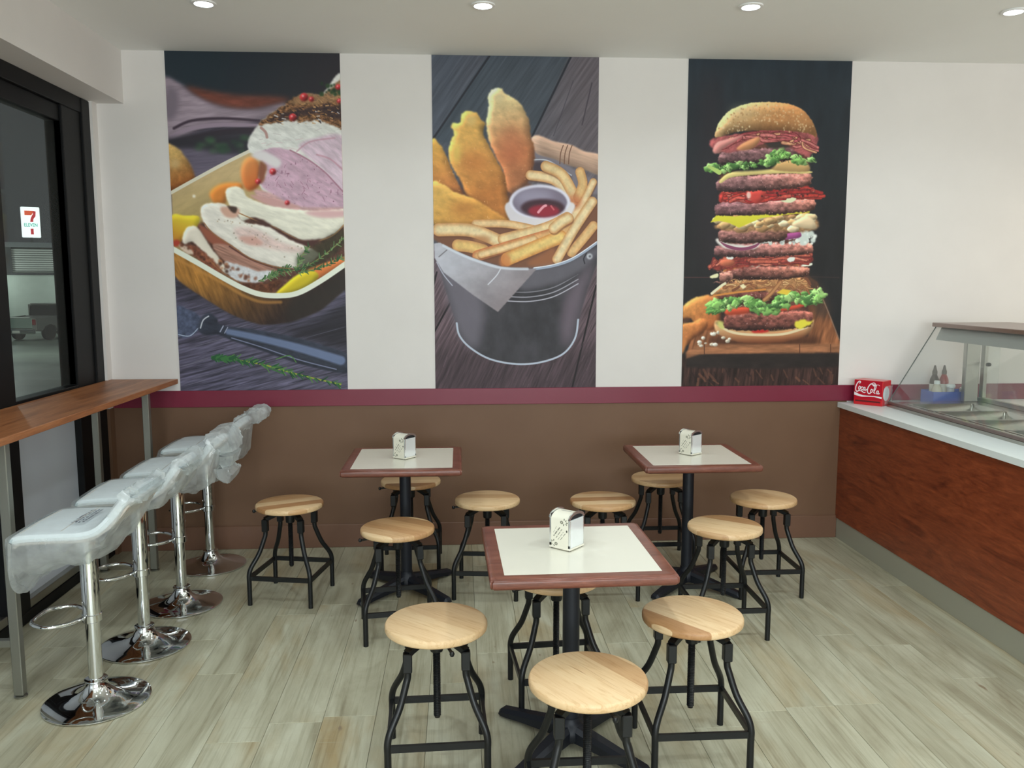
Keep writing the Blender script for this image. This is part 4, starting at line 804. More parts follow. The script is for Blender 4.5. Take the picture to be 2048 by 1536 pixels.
def make_barstool():
    t = empty('bar_stool')
    obj('base', lathe(BM(), [(0, .002), (.196, .002), (.205, .004), (.205, .008), (.196, .012), (.15, .018), (.105, .028), (.072, .042), (.052, .06), (.043, .078), (.040, .09), (.044, .094), (.044, .100), (.032, .104)], 56), M_chrome, t, True, 50)
    obj('pole', lathe(BM(), [(.0275, .1), (.0275, .345)], 28), M_chrome, t, True)
    obj('gas_lift_cover', lathe(BM(), [(.0285, .34), (.034, .342), (.034, .345), (.0345, .68), (.03, .70)], 28), M_chrome, t, True)
    fr = obj('foot_ring', sweep(BM(), smoothpath([(-.033, -.02, .36), (-.06, -.075, .362), (-.13, -.115, .364), (-.20, -.075, .366), (-.215, 0, .366), (-.20, .075, .366), (-.13, .115, .364), (-.06, .075, .362), (-.033, .02, .36)], 5), .0085), M_chrome, t, True)
    cl = BM(); lathe(cl, [(.036, .345), (.038, .347), (.038, .375), (.036, .377)], 28); obj('ring_clamp', cl, M_chrome, fr, True)
    lv = obj('lift_lever', sweep(BM(), smoothpath([(.0, 0, .70), (.0, -.06, .70), (.0, -.14, .695), (.0, -.175, .685)], 3), .005), M_chrome, t, True)
    lathe(b_ := BM(), [(.06, .69), (.085, .70), (.085, .708), (.05, .712)], 24); obj('mounting_plate', b_, M_blackst, t, True)
    path = seat_curve(); s = obj('seat', shell(BM(), path, .195, .034), M_seatpad, t, True)
    pp = [Vector(p) for p in path]
    b_ = shell(BM(), [p+Vector((0, 0, -.020)) if i < 22 else p+Vector((.016, 0, -.012)) for i, p in enumerate(pp)], .190, .012, .005); obj('seat_board', b_, M_piping, s, True)
    for k, i in enumerate((5, 12)):
        p = pp[i]; n_ = (pp[i+1]-pp[i-1]).normalized(); n_ = Vector((-n_.z, 0, n_.x)); q = p+n_*.020
        obj('stitch_seam', sweep(BM(), [(q.x, -.17, q.z-.002), (q.x, -.06, q.z+.001), (q.x, .06, q.z+.001), (q.x, .17, q.z-.002)], .0016), M_piping, s, True)
    return t
def bag(stool, seed, hang, tail, ink, tw, hx=0):
    """clear plastic wrap: sleeve drawn tight over the seat, loose and creased below it, then twisted into a loose end."""
    R_ = random.Random(seed); path = [Vector(p) for p in seat_curve()]; P = [path[0]+Vector((-.035, 0, -.025)), path[0]+Vector((-.012, 0, .006))]+path+smoothpath([path[-1]]+list(tail), 3)[1:]; n = len(P); nb = len(path)+1
    bm = BM(); rings = []; m = 72
    def cr(u, v, k): f = float(vn(np.float32(u+seed*7.3), np.float32(v+seed*3.1), k)); return 1-abs(2*f-1)*2
    for i in range(n):
        t = (P[min(i+1, n-1)]-P[max(i-1, 0)]).normalized(); nn = Vector((-t.z, 0, t.x))
        if nn.z < 0: nn = -nn
        s = max(0, i-1)/(nb-1)
        if i == 0: W_, T_, B_ = .17, .012, hang(0)*.6
        elif i <= nb: W_, T_, B_ = .200, .0225, hang(s)
        else:
            k = (i-nb)/(n-1-nb); q = k*(len(tw)-1); a0 = int(min(q, len(tw)-2)); fr = q-a0; W_, T_ = (tw[a0][j]*(1-fr)+tw[a0+1][j]*fr for j in (0, 1)); B_ = T_*1.2
        ring = []
        for j in range(m):
            a = 2*math.pi*j/m; c_, s_ = math.cos(a), math.sin(a); sy = W_*(abs(c_)**.4)*(1 if c_ > 0 else -1); loose = 0
            if s_ >= 0: v = nn*(T_*(s_**.25)); loose = .08 if i <= nb else 1
            else:
                d = B_*(abs(s_)**.5); loose = min(1, d/.03) if i <= nb else 1
                if i <= nb: v = Vector((0, 0, -1))*d*(1+.16*(cr(sy*9, i*.22, 1))); sy *= 1-.22*min(1, d/.2)*abs(s_); v.x += hx*d
                else: v = nn*-d
            f = (cr(a*1.9+i*.12, i*.28, 2)*.008+cr(a*4.1-i*.2, i*.5, 3)*.0055)*loose
            v = v+nn*f*(1 if s_ >= 0 else -1)+Vector((0, 1 if c_ > 0 else -1, 0))*f*.8*abs(c_)
            ring.append(bm.verts.new(P[i]+Vector((0, sy, 0))+v))
        rings.append(ring)
    for q, (a, b) in enumerate(zip(rings, rings[1:])):
        for k in range(m):
            f = bm.faces.new((a[k], a[(k+1) % m], b[(k+1) % m], b[k])); f.material_index = 1 if (k < m/2 and 1 <= q < nb-4) else 0
    bm.faces.new(rings[0][::-1]); bm.faces.new(rings[-1])
    o = obj('plastic_wrap', bm, M_bag, stool, True, 28); o.data.materials.append(M_bagt)
    # printed notice on the wrap: rows of small illegible marks
    b2 = BM(); x0, yrows, ln = ink
    for r_ in range(yrows):
        for k in range(ln):
            if R_.random() < .25: continue
            fx = x0+r_*.013+R_.uniform(-.002, .002); fy = -.1+.2*k/ln+R_.uniform(-.003, .003)
            j = min(range(len(path)), key=lambda q: abs(path[q].x-fx)); p = path[j]; t = (path[min(j+1, len(path)-1)]-path[max(j-1, 0)]).normalized(); nn = Vector((-t.z, 0, t.x)); q = Vector((fx, 0, p.z+(fx-p.x)*t.z/max(t.x, .2)))+nn*.031
            e1 = Vector((t.x, 0, t.z))*R_.uniform(.003, .0045); e2 = Vector((0, 1, 0))*R_.uniform(.0012, .0035); q.y = fy; sk = Vector((0, 1, 0))*R_.uniform(-.002, .002)
            vs = [bm2 for bm2 in (b2.verts.new(q-e1-e2-sk), b2.verts.new(q+e1-e2+sk), b2.verts.new(q+e1+e2+sk), b2.verts.new(q-e1+e2-sk))]; b2.faces.new(vs)
    obj('printed_notice', b2, M_ink, o); return o
BS = [(-1.497, 3.372, math.radians(0), 'nearest bar stool, its loose plastic wrap hanging far below the white seat'),
      (-1.500, 3.912, math.radians(3), 'second bar stool from the camera, white seat wrapped in plastic'),
      (-1.492, 4.425, math.radians(2), 'third bar stool, plastic wrap bulging and bunched behind its low back'),
      (-1.521, 5.05, math.radians(1), 'bar stool nearest the back wall, wrap twisted into an upturned tail')]
proto = make_barstool(); stools = [proto]+[copy_tree(proto) for _ in range(3)]
for o, (x, y, rz, lb) in zip(stools, BS):
    o.location = (x, y, 0); o.rotation_euler.z = rz; tag(o, lb, 'bar stool', 'plastic wrapped white bar stools along the window bar')
bag(stools[0], 1, lambda s: .20-.15*s+.015*math.sin(11*s), [(.236, 0, .905), (.243, 0, .90), (.240, 0, .86)], (-.01, 4, 34), [(.19, .03), (.16, .024), (.12, .015)], -.12)
bag(stools[1], 5, lambda s: .045+.04*s, [(.236, 0, .90), (.245, 0, .885), (.238, 0, .84)], (.03, 3, 40), [(.19, .03), (.15, .024), (.10, .015)])
bag(stools[2], 3, lambda s: .035+.12*s*s+.03*s, [(.238, 0, .90), (.262, 0, .86), (.262, 0, .80), (.252, 0, .75), (.272, 0, .715), (.30, 0, .70)], (.01, 3, 30), [(.19, .035), (.17, .06), (.13, .05), (.07, .03), (.10, .03), (.12, .02)])
bag(stools[3], 8, lambda s: .035+.14*s*s+.03*s, [(.240, 0, .895), (.262, 0, .905), (.285, 0, .915), (.31, 0, .93), (.345, 0, .935), (.375, 0, .925)], (.06, 1, 10), [(.18, .035), (.11, .035), (.06, .025), (.09, .04), (.10, .035), (.05, .012)])

# ------------------------------------------------------------------ round wooden stools
def make_stool():
    t = empty('round_stool')
    R0 = .180; obj('seat', lathe(BM(), [(0, .494), (R0-.006, .494), (R0-.001, .498), (R0, .502), (R0, .513), (R0-.002, .518), (R0-.007, .522), (0, .522)], 72), M_seat, t, True, 50)
    e, f = .099, .168
    for sx in (-1, 1):
        for sy in (-1, 1):
            p = [(sx*e, sy*e, .452), (sx*e, sy*e, .415), (sx*e, sy*e, .372), (sx*(e+.006), sy*(e+.006), .345), (sx*(e+.028), sy*(e+.028), .27), (sx*(f-.010), sy*(f-.010), .205), (sx*f, sy*f, .165), (sx*f, sy*f, .12), (sx*f, sy*f, .0)]
            lg = obj('leg', sweep(BM(), smoothpath(p, 4), 0.0122), M_blackst, t, True)
            obj('leg_sleeve', box(BM(), sx*e-.0155, sx*e+.0155, sy*e-.0155, sy*e+.0155, .385, .452, .003), M_blackst, lg)
    for k in range(4):
        a, b = [(-f, -f), (f, -f), (f, f), (-f, f)][k], [(f, -f), (f, f), (-f, f), (-f, -f)][k]
        obj('stretcher', sweep(BM(), [(a[0], a[1], .148), (b[0], b[1], .148)], rect(.012, .024)), M_blackst, t)
    for s in (1, -1):
        p = [(-e, -e*s, .450), (-e*.9, -e*s*.9, .456), (-.02, -.02*s, .484), (.02, .02*s, .484), (e*.9, e*s*.9, .456), (e, e*s, .450)]
        obj('cross_arm', sweep(BM(), p, rect(.028, .020)), M_blackst, t)
    obj('collar', lathe(BM(), [(.014, .41), (.022, .412), (.024, .42), (.024, .472), (.03, .476), (.03, .487), (.08, .488), (.08, .4935), (0, .4935)], 24), M_blackst, t, True)
    pr = []; z = .17
    while z < .412: pr += [(.0105, z), (.0135, z+.003)]; z += .006
    obj('screw_rod', lathe(BM(), [(0, .163), (.010, .165)]+pr+[(.0105, .414)], 16), M_blackst, t, True)
    lv = obj('lever', sweep(BM(), [(-.02, -.012, .487), (-.10, -.03, .484), (-.178, -.05, .480)], .0055), M_blackst, t, True)
    kb = obj('lever_knob', lathe(BM(), [(0, -.009), (.006, -.008), (.009, 0), (.006, .008), (0, .009)], 12), M_blackst, lv, True); kb.location = (-.182, -.0505, .480)
    return t
ST = [(-.930, 4.520, -11, 'round wooden stool standing alone nearest the bar stools'),
      (-.312, 4.020, 8, 'round wooden stool in front of the left small table'),
      (-.305, 5.020, 0, 'round wooden stool behind the left table, against the brown wall'),
      (.143, 4.540, -7, 'round wooden stool on the right side of the left table'),
      (.776, 4.480, 180, 'round wooden stool just left of the right back table'),
      (1.222, 4.985, 180, 'round wooden stool tucked behind the right back table'),
      (1.672, 4.465, 180, 'round wooden stool between the right back table and the timber counter'),
      (1.290, 3.945, 180, 'round wooden stool in front of the right back table'),
      (-.092, 2.850, 92, 'round wooden stool on the left side of the front table'),
      (.826, 2.860, 180, 'round wooden stool on the right side of the front table'),
      (.377, 2.398, 90, 'foremost round wooden stool, nearest the camera'),
      (.385, 3.300, 4, 'round wooden stool pushed under the far edge of the front table')]
SEATROT = [25, -35, 2, -4, 2, 5, -50, -38, -42, -52, -58, 0]
ps = make_stool(); sts = [ps]+[copy_tree(ps) for _ in ST[1:]]
for o, (x, y, rz, lb), sr in zip(sts, ST, SEATROT):
    o.location = (x, y, 0); o.rotation_euler.z = math.radians(rz); tag(o, lb, 'stool', 'round wooden screw stools on black metal frames')
    for ch in o.children:
        if ch.name.startswith('seat'): ch.rotation_euler.z = math.radians(sr-rz)

# ------------------------------------------------------------------ square tables
def make_table():
    t = empty('square_table'); h = .312; i = .2635
    bm = BM(); prof = [(h-.012, .712), (h-.003, .716), (h, .724), (h, .740), (h-.004, .747), (h-.012, .7495), (i, .7495), (i, .72)]
    rings = [[bm.verts.new((sx*r, sy*r, z)) for sx, sy in ((-1, -1), (1, -1), (1, 1), (-1, 1))] for r, z in prof]
    for a, b in zip(rings, rings[1:]+rings[:1]):
        for k in range(4): bm.faces.new((a[k], a[(k+1) % 4], b[(k+1) % 4], b[k]))
    es = [e for e in bm.edges if abs(abs(e.verts[0].co.x)-abs(e.verts[0].co.y)) < 1e-6 and abs(abs(e.verts[1].co.x)-abs(e.verts[1].co.y)) < 1e-6 and (e.verts[0].co-e.verts[1].co).length < .04 and min(abs(v.co.x) for v in e.verts) > i+.01]
    bmesh.ops.bevel(bm, geom=es, offset=.008, segments=3, affect='EDGES')
    tp = obj('tabletop_edge', bm, M_edge, t, True, 60)
    obj('tabletop_inlay', box(BM(), -i, i, -i, i, .722, .7500, .0005), M_cream, t)
    obj('top_core', box(BM(), -i+.001, i-.001, -i+.001, i-.001, .714, .7215), M_blackst, t)
    obj('top_bracket', box(BM(), -.17, .17, -.03, .03, .698, .7135, .002), M_castiron, t)
    obj('post', lathe(BM(), [(.031, .075), (.031, .698)], 28), M_castiron, t, True)
    obj('base_hub', lathe(BM(), [(.05, .028), (.058, .04), (.056, .07), (.045, .085), (.036, .095), (.033, .11)], 28), M_castiron, t, True)
    for k in range(4):
        a = math.pi/4+k*math.pi/2; u = Vector((math.cos(a), math.sin(a), 0)); s = Vector((-u.y, u.x, 0)); bm = BM(); rings = []
        for d, wd, zt, zb in ((.03, .032, .088, .03), (.12, .032, .072, .026), (.22, .028, .054, .018), (.29, .027, .042, .010), (.325, .026, .036, .008), (.338, .020, .024, .010)):
            rings.append([bm.verts.new(u*d+s*a_+Vector((0, 0, z_))) for a_, z_ in ((-wd, zb), (wd, zb), (wd, zt-.014), (wd*.55, zt), (-wd*.55, zt), (-wd, zt-.014))])
        for q, r_ in zip(rings, rings[1:]):
            for j in range(6): bm.faces.new((q[j], q[(j+1) % 6], r_[(j+1) % 6], r_[j]))
        bm.faces.new(rings[0][::-1]); bm.faces.new(rings[-1]); arm = obj('base_arm', bm, M_castiron, t, True, 30)
        gl = obj('glide', lathe(BM(), [(.014, 0), (.016, .002), (.012, .012)], 16), M_castiron, arm, True); gl.location = u*.305
    return t
TB = [(-.308, 4.562, 0, 'small square table with cream inlay at the back left, nearest the bar stools'),
      (1.270, 4.545, 0, 'small square table with cream inlay at the back right, near the counter'),
      (.396, 2.928, 1.2, 'front square table with cream inlay, nearest the camera')]
pt_ = make_table(); tbs = [pt_, copy_tree(pt_), copy_tree(pt_)]
for o, (x, y, rz, lb) in zip(tbs, TB):
    o.location = (x, y, 0); o.rotation_euler.z = math.radians(rz); tag(o, lb, 'table', 'square pedestal tables with brown edge and cream inlay')

# ------------------------------------------------------------------ napkin dispensers
def print_side():
    c = Cv(180, 270, [(0, 0), (90, 0), (90, 135), (0, 135)], (226, 222, 206)); ink = (96, 96, 84)
    def flower(x, y, f):
        c.dot(x-12*f, y+2, 6.5, ink, ry=5.5, soft=1); c.dot(x-12*f, y+2, 3.5, (190, 188, 170), soft=1)
        for dx, dy, l in ((-2, -11, 8), (7, -7, 9), (9, 8, 10), (-4, 11, 7), (12, 1, 6)): c.stroke([(x+dx*.5*f, y+dy*.5), (x+dx*1.25*f, y+dy*1.25)], 3.6, ink, soft=1, taper=True)
    flower(66, 30, 1); flower(18, 112, -1)
    for k, (x0, y0, x1, y1, w_) in enumerate(((16, 78, 34, 46, 1.2), (20, 86, 46, 52, 4), (30, 92, 56, 56, 2.5), (38, 98, 62, 66, 1.6), (46, 100, 74, 66, 2.2))):
        n = 9
        for j in range(n):
            if (j*7+k) % 4 == 0: continue
            a, b = j/n, (j+.7)/n; c.stroke([(x0+(x1-x0)*a, y0+(y1-y0)*a), (x0+(x1-x0)*b, y0+(y1-y0)*b)], w_, (110, 110, 98), soft=.8, alpha=.85)
    c.dot(76, 62, 3, (60, 60, 54), ry=4.5); return c
M_side = print_side().material('cream_tin_with_print', .3)
def make_dispenser():
    # local: printed faces at y=-hw / +hw, chrome napkin faces at x=+hx / -hx
    t = empty('napkin_dispenser'); hx, hy, H = .045, .046, .135
    arch = [(-hy, .008), (-hy, .112)]+[(hy*.98*math.sin(a), .112+.022*math.cos(a)) for a in np.linspace(-math.pi/2+.25, math.pi/2-.25, 9)]+[(hy, .112), (hy, .008)]
    bm = prism(BM(), arch, -hx+.008, hx-.008, 'x'); uv = bm.loops.layers.uv.new('uv')
    for f in bm.faces:
        nrm = f.normal if f.normal.length else Vector((0, 0, 1)); f.normal_update()
        for l in f.loops: co = l.vert.co; l[uv].uv = ((co.x+hx)/(2*hx), min(co.z/.135, .98)) if abs(f.normal.y) > .9 else (.03, .5)
    obj('printed_body', bm, M_side, t, True, 35)
    for s in (-1, 1):
        fr = obj('chrome_frame', sweep(BM(), smoothpath([(s*(hx-.003), a*1.01, z*1.0+.001) for a, z in arch[1:-1]], 1), rect(.010, .004), upv=(1, 0, 0)), M_bright, t, True, 30)
        bm = BM(); box(bm, min(s*(hx-.008), s*hx), max(s*(hx-.008), s*hx), -hy+.001, -hy+.008, .006, .113, .001); box(bm, min(s*(hx-.008), s*hx), max(s*(hx-.008), s*hx), hy-.008, hy-.001, .006, .113, .001); box(bm, min(s*(hx-.008), s*hx), max(s*(hx-.008), s*hx), -hy+.001, hy-.001, .006, .022, .001)
        obj('chrome_rim', bm, M_bright, t)
        obj('dark_slot', box(BM(), min(s*(hx-.0075), s*(hx-.006)), max(s*(hx-.0075), s*(hx-.006)), -hy+.006, hy-.006, .02, .128), M_darkin, t)
        obj('napkin_plate', box(BM(), min(s*(hx-.006), s*(hx+.001)), max(s*(hx-.006), s*(hx+.001)), -hy+.0075, hy-.0075, .012, .113, .0015, 2), M_plate, t)
    obj('base_tray', box(BM(), -hx-.001, hx+.001, -hy-.001, hy+.001, .003, .011, .002), M_tin, t)
    for sx in (-1, 1):
        for sy in (-1, 1):
            o = obj('rubber_foot', lathe(BM(), [(.005, 0), (.005, .004)], 10), M_darkin, t); o.location = (sx*.037, sy*.037, 0)
    # faint top print
    bm = BM()
    for k in range(9): box(bm, -.022+k*.005, -.022+k*.005+.003, -.004, -.001, .1340, .1343)
    obj('top_print', bm, M_ink, t); return t
ND = [(-.309, 4.563, .7502, -41+3, 'napkin dispenser on the back left table'), (1.281, 4.560, .7502, -41-12, 'napkin dispenser on the back right table'), (.380, 2.943, .7502, -42, 'napkin dispenser on the front table')]
pd = make_dispenser(); nds = [pd, copy_tree(pd), copy_tree(pd)]
for o, (x, y, z, a, lb) in zip(nds, ND):
    o.location = (x, y, z); o.rotation_euler.z = math.radians(a); tag(o, 'chrome and cream printed '+lb, 'napkin dispenser', 'napkin dispensers on the square tables')

# ------------------------------------------------------------------ servery counter
YE0 = 5.14
ct = empty('service_counter', (2.6, 4, 0)); tag(ct, 'red-brown timber fronted serving counter with grey kickboard', 'counter')
bx('front_panel', ct, M_counter, 2.506, 2.53, .8, D-.004, .137, .886, .001)
bx('kickboard', ct, M_kick, 2.512, 2.53, .8, D-.004, .0, .137, .001)
bx('carcass', ct, M_darkin, 2.531, 3.5, .8, D-.02, .0, .80, 0)
bn = empty('bench_top', (2.6, 4, 0)); tag(bn, 'white stone bench top edge running along the serving counter', 'bench top')
b_ = BM()
for a_ in ((2.484, 2.752, .8, D-.012), (3.215, 3.56, .8, D-.012), (2.752, 3.215, YE0-.12, D-.012)): box(b_, a_[0]-2.6, a_[1]-2.6, a_[2]-4, a_[3]-4, .886, .918, .0)
obj('slab', b_, M_white, bn)
cse = empty('bain_marie', (2.7, 4, .918)); tag(cse, 'stainless steel bain marie food display with slanted glass front', 'display case')
YE = 5.14
b_ = BM(); l = cse.location
for a_ in ((2.705, 2.752, 1.0, YE), (3.215, 3.44, 1.0, YE), (2.752, 3.215, YE-.128, YE)): box(b_, a_[0]-l.x, a_[1]-l.x, a_[2]-l.y, a_[3]-l.y, .9182-l.z, .935-l.z)
obj('plinth', b_, M_steel, cse)
bx('front_glass_rail', cse, mat('bronze_glass_rail', (128, 112, 108), .35, .6), 2.708, 2.728, 1.0, YE, .935, .953, .002)
bx('deck', cse, M_ssteel, 2.729, 2.77, 1.0, YE, .935, .948, .001); bx('deck', cse, M_ssteel, 3.20, 3.44, 1.0, YE-.12, .935, .948, .001); bx('deck', cse, M_ssteel, 2.77, 3.44, YE-.12, YE, .935, .948, .001)
yy = YE-.125
M_panst = mat('pan_steel', (200, 202, 196), .22, 1)
for k in range(6):
    a, b = yy-.31, yy; pn = empty('food_pan', (2.985, (a+b)/2, .948)); tag(pn, ['empty steel food pan nearest the back wall in the bain marie', 'empty steel food pan second from the back wall in the bain marie', 'empty steel food pan third from the back wall in the bain marie', 'empty steel food pan fourth from the back wall in the bain marie', 'empty steel food pan fifth from the back wall in the bain marie', 'empty steel food pan farthest from the back wall in the bain marie'][k], 'food pan', 'empty steel food pans in the bain marie')
    bm = BM(); hx_, hy_ = .214, .152; rings = []
    for sx, sy, z in ((hx_, hy_, 0), (hx_, hy_, .003), (hx_-.012, hy_-.012, .003), (hx_-.018, hy_-.018, -.004), (hx_-.026, hy_-.026, -.012*5), (hx_-.036, hy_-.036, -.022)):
        z = z if z > -.02 else (-.030 if sx > hx_-.03 else -.058)
        rings.append([bm.verts.new((x_*sx, y_*sy, z)) for x_, y_ in ((-1, -1), (1, -1), (1, 1), (-1, 1))])
    for q, r_ in zip(rings, rings[1:]):
        for j in range(4): bm.faces.new((q[j], q[(j+1) % 4], r_[(j+1) % 4], r_[j]))
    bm.faces.new(rings[-1]); bmesh.ops.bevel(bm, geom=[e for e in bm.edges if abs(e.verts[0].co.x) > .1 and abs((e.verts[0].co-e.verts[1].co).x) < .02 and abs((e.verts[0].co-e.verts[1].co).y) < .02], offset=.01, segments=3, affect='EDGES')
    obj('pan_body', bm, M_panst, pn, True, 40)
    obj('pan_lip', box(BM(), -hx_, hx_, hy_, hy_+.003, 0, .004, .001), M_ssteel, pn); yy -= .316
bx('well_floor', cse, M_panst, 2.755, 3.212, 1.0, YE-.13, .82, .824, 0)
# slanted glass, hood, posts, rear doors
A = (2.718, .952); B = (2.998, 1.424)
bm = BM(); vs = [(A[0], A[1]), (B[0], B[1]), (B[0]+.005, B[1]-.003), (A[0]+.006, A[1]-.001)]
l = cse.location; prism(bm, [(a-l.x, b-l.z) for a, b in vs], 1.0-l.y, YE-l.y, 'y'); obj('front_glass', bm, M_glass, cse)
bm = BM(); e0 = .004; prism(bm, [(a-l.x, b-l.z) for a, b in vs], YE-l.y, YE+.003-l.y, 'y'); obj('glass_edge', bm, mat('green_glass_edge', (110, 118, 114), .3), cse)
bx('end_glass', cse, M_glass, 3.19, 3.43, YE-.005, YE, .95, 1.42, 0)
M_hood = mat('bronze_brushed_hood', (150, 134, 128), .3, .7)
bx('hood', cse, M_hood, 2.985, 3.50, 1.0, YE+.02, 1.424, 1.450, .003)
bm = BM(); prism(bm, [(a-l.x, b-l.z) for a, b in ((3.035, 1.424), (3.0, 1.342), (3.30, 1.335), (3.34, 1.424))], 1.0-l.y, YE-.005-l.y, 'y'); obj('heat_lamp_housing', bm, mat('grey_lamp_housing', (160, 166, 164), .4, .3), cse)
bx('post', cse, M_steel, 3.185, 3.275, YE-.045, YE-.006, .948, 1.338, .004); bx('post', cse, M_steel, 3.185, 3.275, 2.2, 2.24, .948, 1.338, .004)
bx('rear_door_frame', cse, M_steel, 3.30, 3.335, 1.0, YE, .948, .975, .003); bx('rear_door_frame', cse, M_steel, 3.30, 3.325, YE-.05, YE-.01, .975, 1.338, .003)
bx('rear_glass_door', cse, M_glass, 3.308, 3.313, 1.0, YE-.05, .975, 1.336, 0)
o = obj('door_lock', lathe(BM(), [(.0, -.012), (.010, -.012), (.013, 0), (.010, .012), (0, .012)], 16), M_blackst, cse, True); o.rotation_euler = (0, math.pi/2, 0); o.location = (3.302-l.x, YE-.09-l.y, 1.19-l.z)

# sauce caddy behind the display end
cx, cy, cz = 3.165, 5.25, .9182
cd = empty('sauce_caddy', (cx, cy, cz)); tag(cd, 'blue plastic caddy behind the display glass, against the back wall', 'caddy')
for a in ((-.135, .135, -.075, .075, 0, .004), (-.135, .135, -.075, -.071, .004, .085), (-.135, .135, .071, .075, .004, .085), (-.135, -.131, -.071, .071, .004, .085), (.131, .135, -.071, .071, .004, .085), (-.002, .002, -.071, .071, .004, .07)):
    obj('caddy_wall', box(BM(), *a, .001), M_blue, cd)
def bottle(x, y, name, label, mb, ml, capc):
    t = empty(name, (x, y, cz+.0045)); tag(t, label, 'bottle', 'sauce bottles in the blue caddy')
    obj('bottle_body', lathe(BM(), [(0, 0), (.026, 0), (.029, .004), (.029, .13), (.027, .15), (.018, .172), (.014, .18), (.014, .19)], 28), mb, t, True)
    obj('bottle_label', lathe(BM(), [(.0294, .045), (.0297, .046), (.0297, .12), (.0294, .121)], 28), ml, t, True)
    obj('bottle_cap', lathe(BM(), [(.0155, .183), (.0155, .205), (.011, .212), (.006, .238), (.003, .242), (0, .242)], 20), capc, t, True); return t
M_bbq = mat('dark_sauce', (62, 52, 46), .3); M_tom = mat('tomato_sauce', (150, 40, 36), .3); M_lab = mat('white_label', (222, 222, 210), .5); M_cap = mat('grey_brown_cap', (96, 88, 80), .5)
bottle(3.096, 5.287, 'sauce_bottle', 'dark brown sauce bottle with pointed cap in the blue caddy', M_bbq, M_lab, M_cap); bottle(3.160, 5.287, 'sauce_bottle', 'red tomato sauce bottle with pointed cap in the blue caddy', M_tom, M_lab, M_cap)
t = empty('salt_shaker', (3.165, 5.215, cz+.0045)); tag(t, 'white capped clear shaker in front of the red sauce bottle', 'shaker')
obj('shaker_body', lathe(BM(), [(0, 0), (.022, 0), (.024, .004), (.022, .10), (.02, .105)], 24), mat('frosted_grey_plastic', (176, 180, 186), .3), t, True); obj('shaker_cap', lathe(BM(), [(.026, .104), (.028, .107), (.028, .12), (.024, .126), (0, .128)], 24), M_white, t, True)
t = empty('round_sauce_pot', (3.072, 5.213, cz+.0045)); tag(t, 'round white labelled sauce jar at the left end of the blue caddy', 'jar')
obj('pot_body', lathe(BM(), [(0, 0), (.022, 0), (.03, .03), (.034, .07), (.03, .10), (.018, .118), (.015, .13)], 24), mat('cream_sauce_bottle', (206, 202, 184), .4), t, True); obj('pot_cap', lathe(BM(), [(.0185, .128), (.0185, .145), (.016, .15), (0, .151)], 20), M_white, t, True)
t = empty('pepper_grinder', (3.25, 5.225, cz+.0045)); tag(t, 'small clear glass pepper shaker at the right end of the blue caddy', 'shaker')
obj('shaker_body', lathe(BM(), [(0, 0), (.018, 0), (.02, .01), (.018, .075)], 20), M_bbq, t, True); obj('shaker_cap', lathe(BM(), [(.0185, .075), (.019, .095), (.012, .104), (0, .105)], 20), M_chrome, t, True)

# ------------------------------------------------------------------ red drinks carton
def cola_face():
    c = Cv(430, 280, [(0, 0), (215, 0), (215, 140), (0, 140)], (186, 24, 44)); wt = (240, 232, 236)
    def s(p, w=4.2, **k): c.stroke(p, w*1.25, wt, soft=1.2, **k)
    # first capital with long under-swash
    s([(40, 22), (46, 12), (38, 8), (24, 20), (12, 46), (10, 70), (18, 84), (30, 82), (38, 72)], 6.5); s([(22, 84), (40, 78), (58, 80), (76, 90), (86, 86)], 5.5)
    def o_(x, y): s([(x, y-12), (x-7, y-2), (x-6, y+9), (x, y+12), (x+6, y+4), (x+6, y-6), (x, y-12)], 5)
    def c_(x, y): s([(x+8, y-8), (x+2, y-12), (x-6, y-2), (x-5, y+9), (x+1, y+12), (x+9, y+6)], 5.2)
    def a_(x, y): s([(x+6, y-8), (x-1, y-12), (x-7, y-2), (x-5, y+9), (x+1, y+10), (x+6, y-8)], 5); s([(x+7, y-11), (x+6, y+6), (x+11, y+11), (x+15, y+6)], 5)
    o_(40, 56); s([(44, 46), (54, 50)], 3); c_(58, 60); a_(77, 62)
    s([(92, 66), (100, 64)], 4)
    s([(150, 24), (158, 30), (150, 34), (136, 22), (124, 24), (108, 46), (102, 74), (110, 92), (122, 92), (130, 84)], 6.5); s([(132, 20), (150, 12), (164, 22), (168, 30)], 5); s([(168, 30), (182, 24), (194, 30)], 3)
    o_(134, 72); s([(140, 62), (150, 66)], 3)
    s([(150, 84), (166, 50), (168, 30), (160, 36), (154, 62), (154, 84), (162, 88)], 5); a_(180, 80)
    c.fill([(0, 88), (0, 112), (20, 116), (60, 122), (110, 118), (160, 116), (215, 126), (215, 112), (160, 108), (120, 110), (70, 110), (36, 102), (12, 92)], wt, soft=1, smooth=False)
    return c
bxl = .2; ba = math.radians(-59)
cb = empty('soft_drink_carton', (2.552, 5.275, .9183)); tag(cb, 'red soft drink carton with white script and round wrapped end', 'carton')
M_face = cola_face().material('red_print_face', .3)
W1, W2, HH = .185, .125, .160
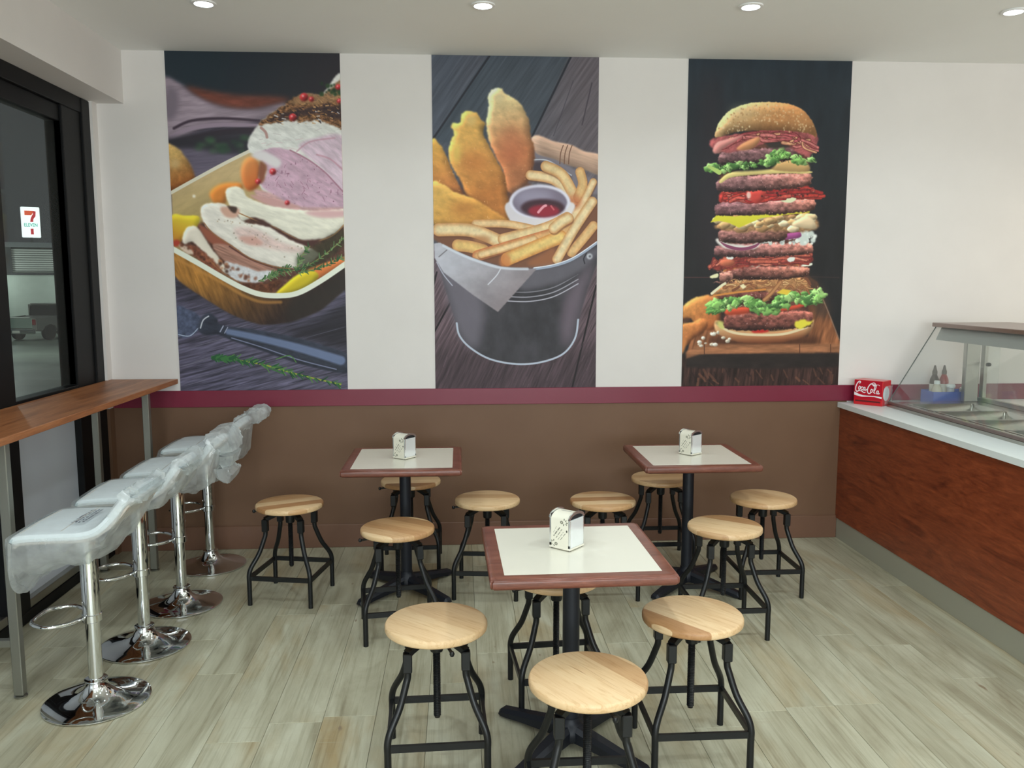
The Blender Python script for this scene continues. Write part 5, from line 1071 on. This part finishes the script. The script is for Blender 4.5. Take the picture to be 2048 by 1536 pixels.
# local: printed face along +u from front corner back; build in local axes and rotate
def cb_part(nm, bm, m, sm=False): return obj(nm, bm, m, cb, sm)
bm = box(BM(), 0, W1, 0, W2, .0, HH, .003); cb_part('carton_body', bm, M_cokered)
bm = BM(); q = [bm.verts.new(p) for p in ((0.003, -.0012, .036), (W1-.003, -.0012, .036), (W1-.003, -.0012, HH-.002), (.003, -.0012, HH-.002))]; f = bm.faces.new(q); uv = bm.loops.layers.uv.new('uv')
for lp, u_ in zip(f.loops, ((0, 0), (1, 0), (1, 1), (0, 1))): lp[uv].uv = u_
q2 = [bm.verts.new((v.co.x, -.0002, v.co.z)) for v in q]; bm.faces.new(q2[::-1])
o = cb_part('printed_face', bm, M_face)
bm = BM(); box(bm, .012, W1-.012, -.0016, -.0002, .020, .030); cb_part('dark_opening', bm, mat('dark_red_opening', (96, 10, 16), .6))
bm = lathe(BM(), [(0, 0), (.044, 0), (.046, .001), (.046, .002), (0, .002)], 32); bmesh.ops.rotate(bm, verts=bm.verts, matrix=Matrix.Rotation(math.pi/2, 3, 'Y')); bmesh.ops.translate(bm, verts=bm.verts, vec=(W1, W2*.42, .078)); cb_part('round_label', bm, mat('white_round_label', (214, 222, 224), .25), True)
bm = BM(); Rw = random.Random(2); g = [[bm.verts.new((W1+.004+.010*Rw.random()*(i > 0)*(j > 0), .03+i*.016, .01+j*.017)) for j in range(8)] for i in range(7)]
for i in range(6):
    for j in range(7): bm.faces.new((g[i][j], g[i+1][j], g[i+1][j+1], g[i][j+1]))
cb_part('clear_wrap', bm, clear_glass('clear_film', (.96, .95, .95), rough=.12, haze=.22), True)
cb.rotation_euler.z = math.radians(-50)

# ------------------------------------------------------------------ downlights in view
def make_dl():
    t = empty('ceiling_downlight')
    obj('trim_ring', lathe(BM(), [(.062, 0), (.060, -.006), (.046, -.008), (.042, -.002), (.042, .0)], 36), M_vent, t, True)
    obj('lamp_lens', lathe(BM(), [(0, -.003), (.041, -.003), (.041, 0), (0, 0)], 32), M_glow, t); return t
DL = ['leftmost ceiling downlight, above the roast meat poster', 'ceiling downlight above the fish and chips poster', 'ceiling downlight above the burger poster', 'rightmost ceiling downlight, towards the display case']
dp = make_dl(); dls = [dp]+[copy_tree(dp) for _ in range(3)]
for o, (x, y), lb in zip(dls, LAMP_XY, DL): o.location = (x, y, HC-.0005); tag(o, lb+', glowing white', 'downlight', 'recessed downlights over the posters')
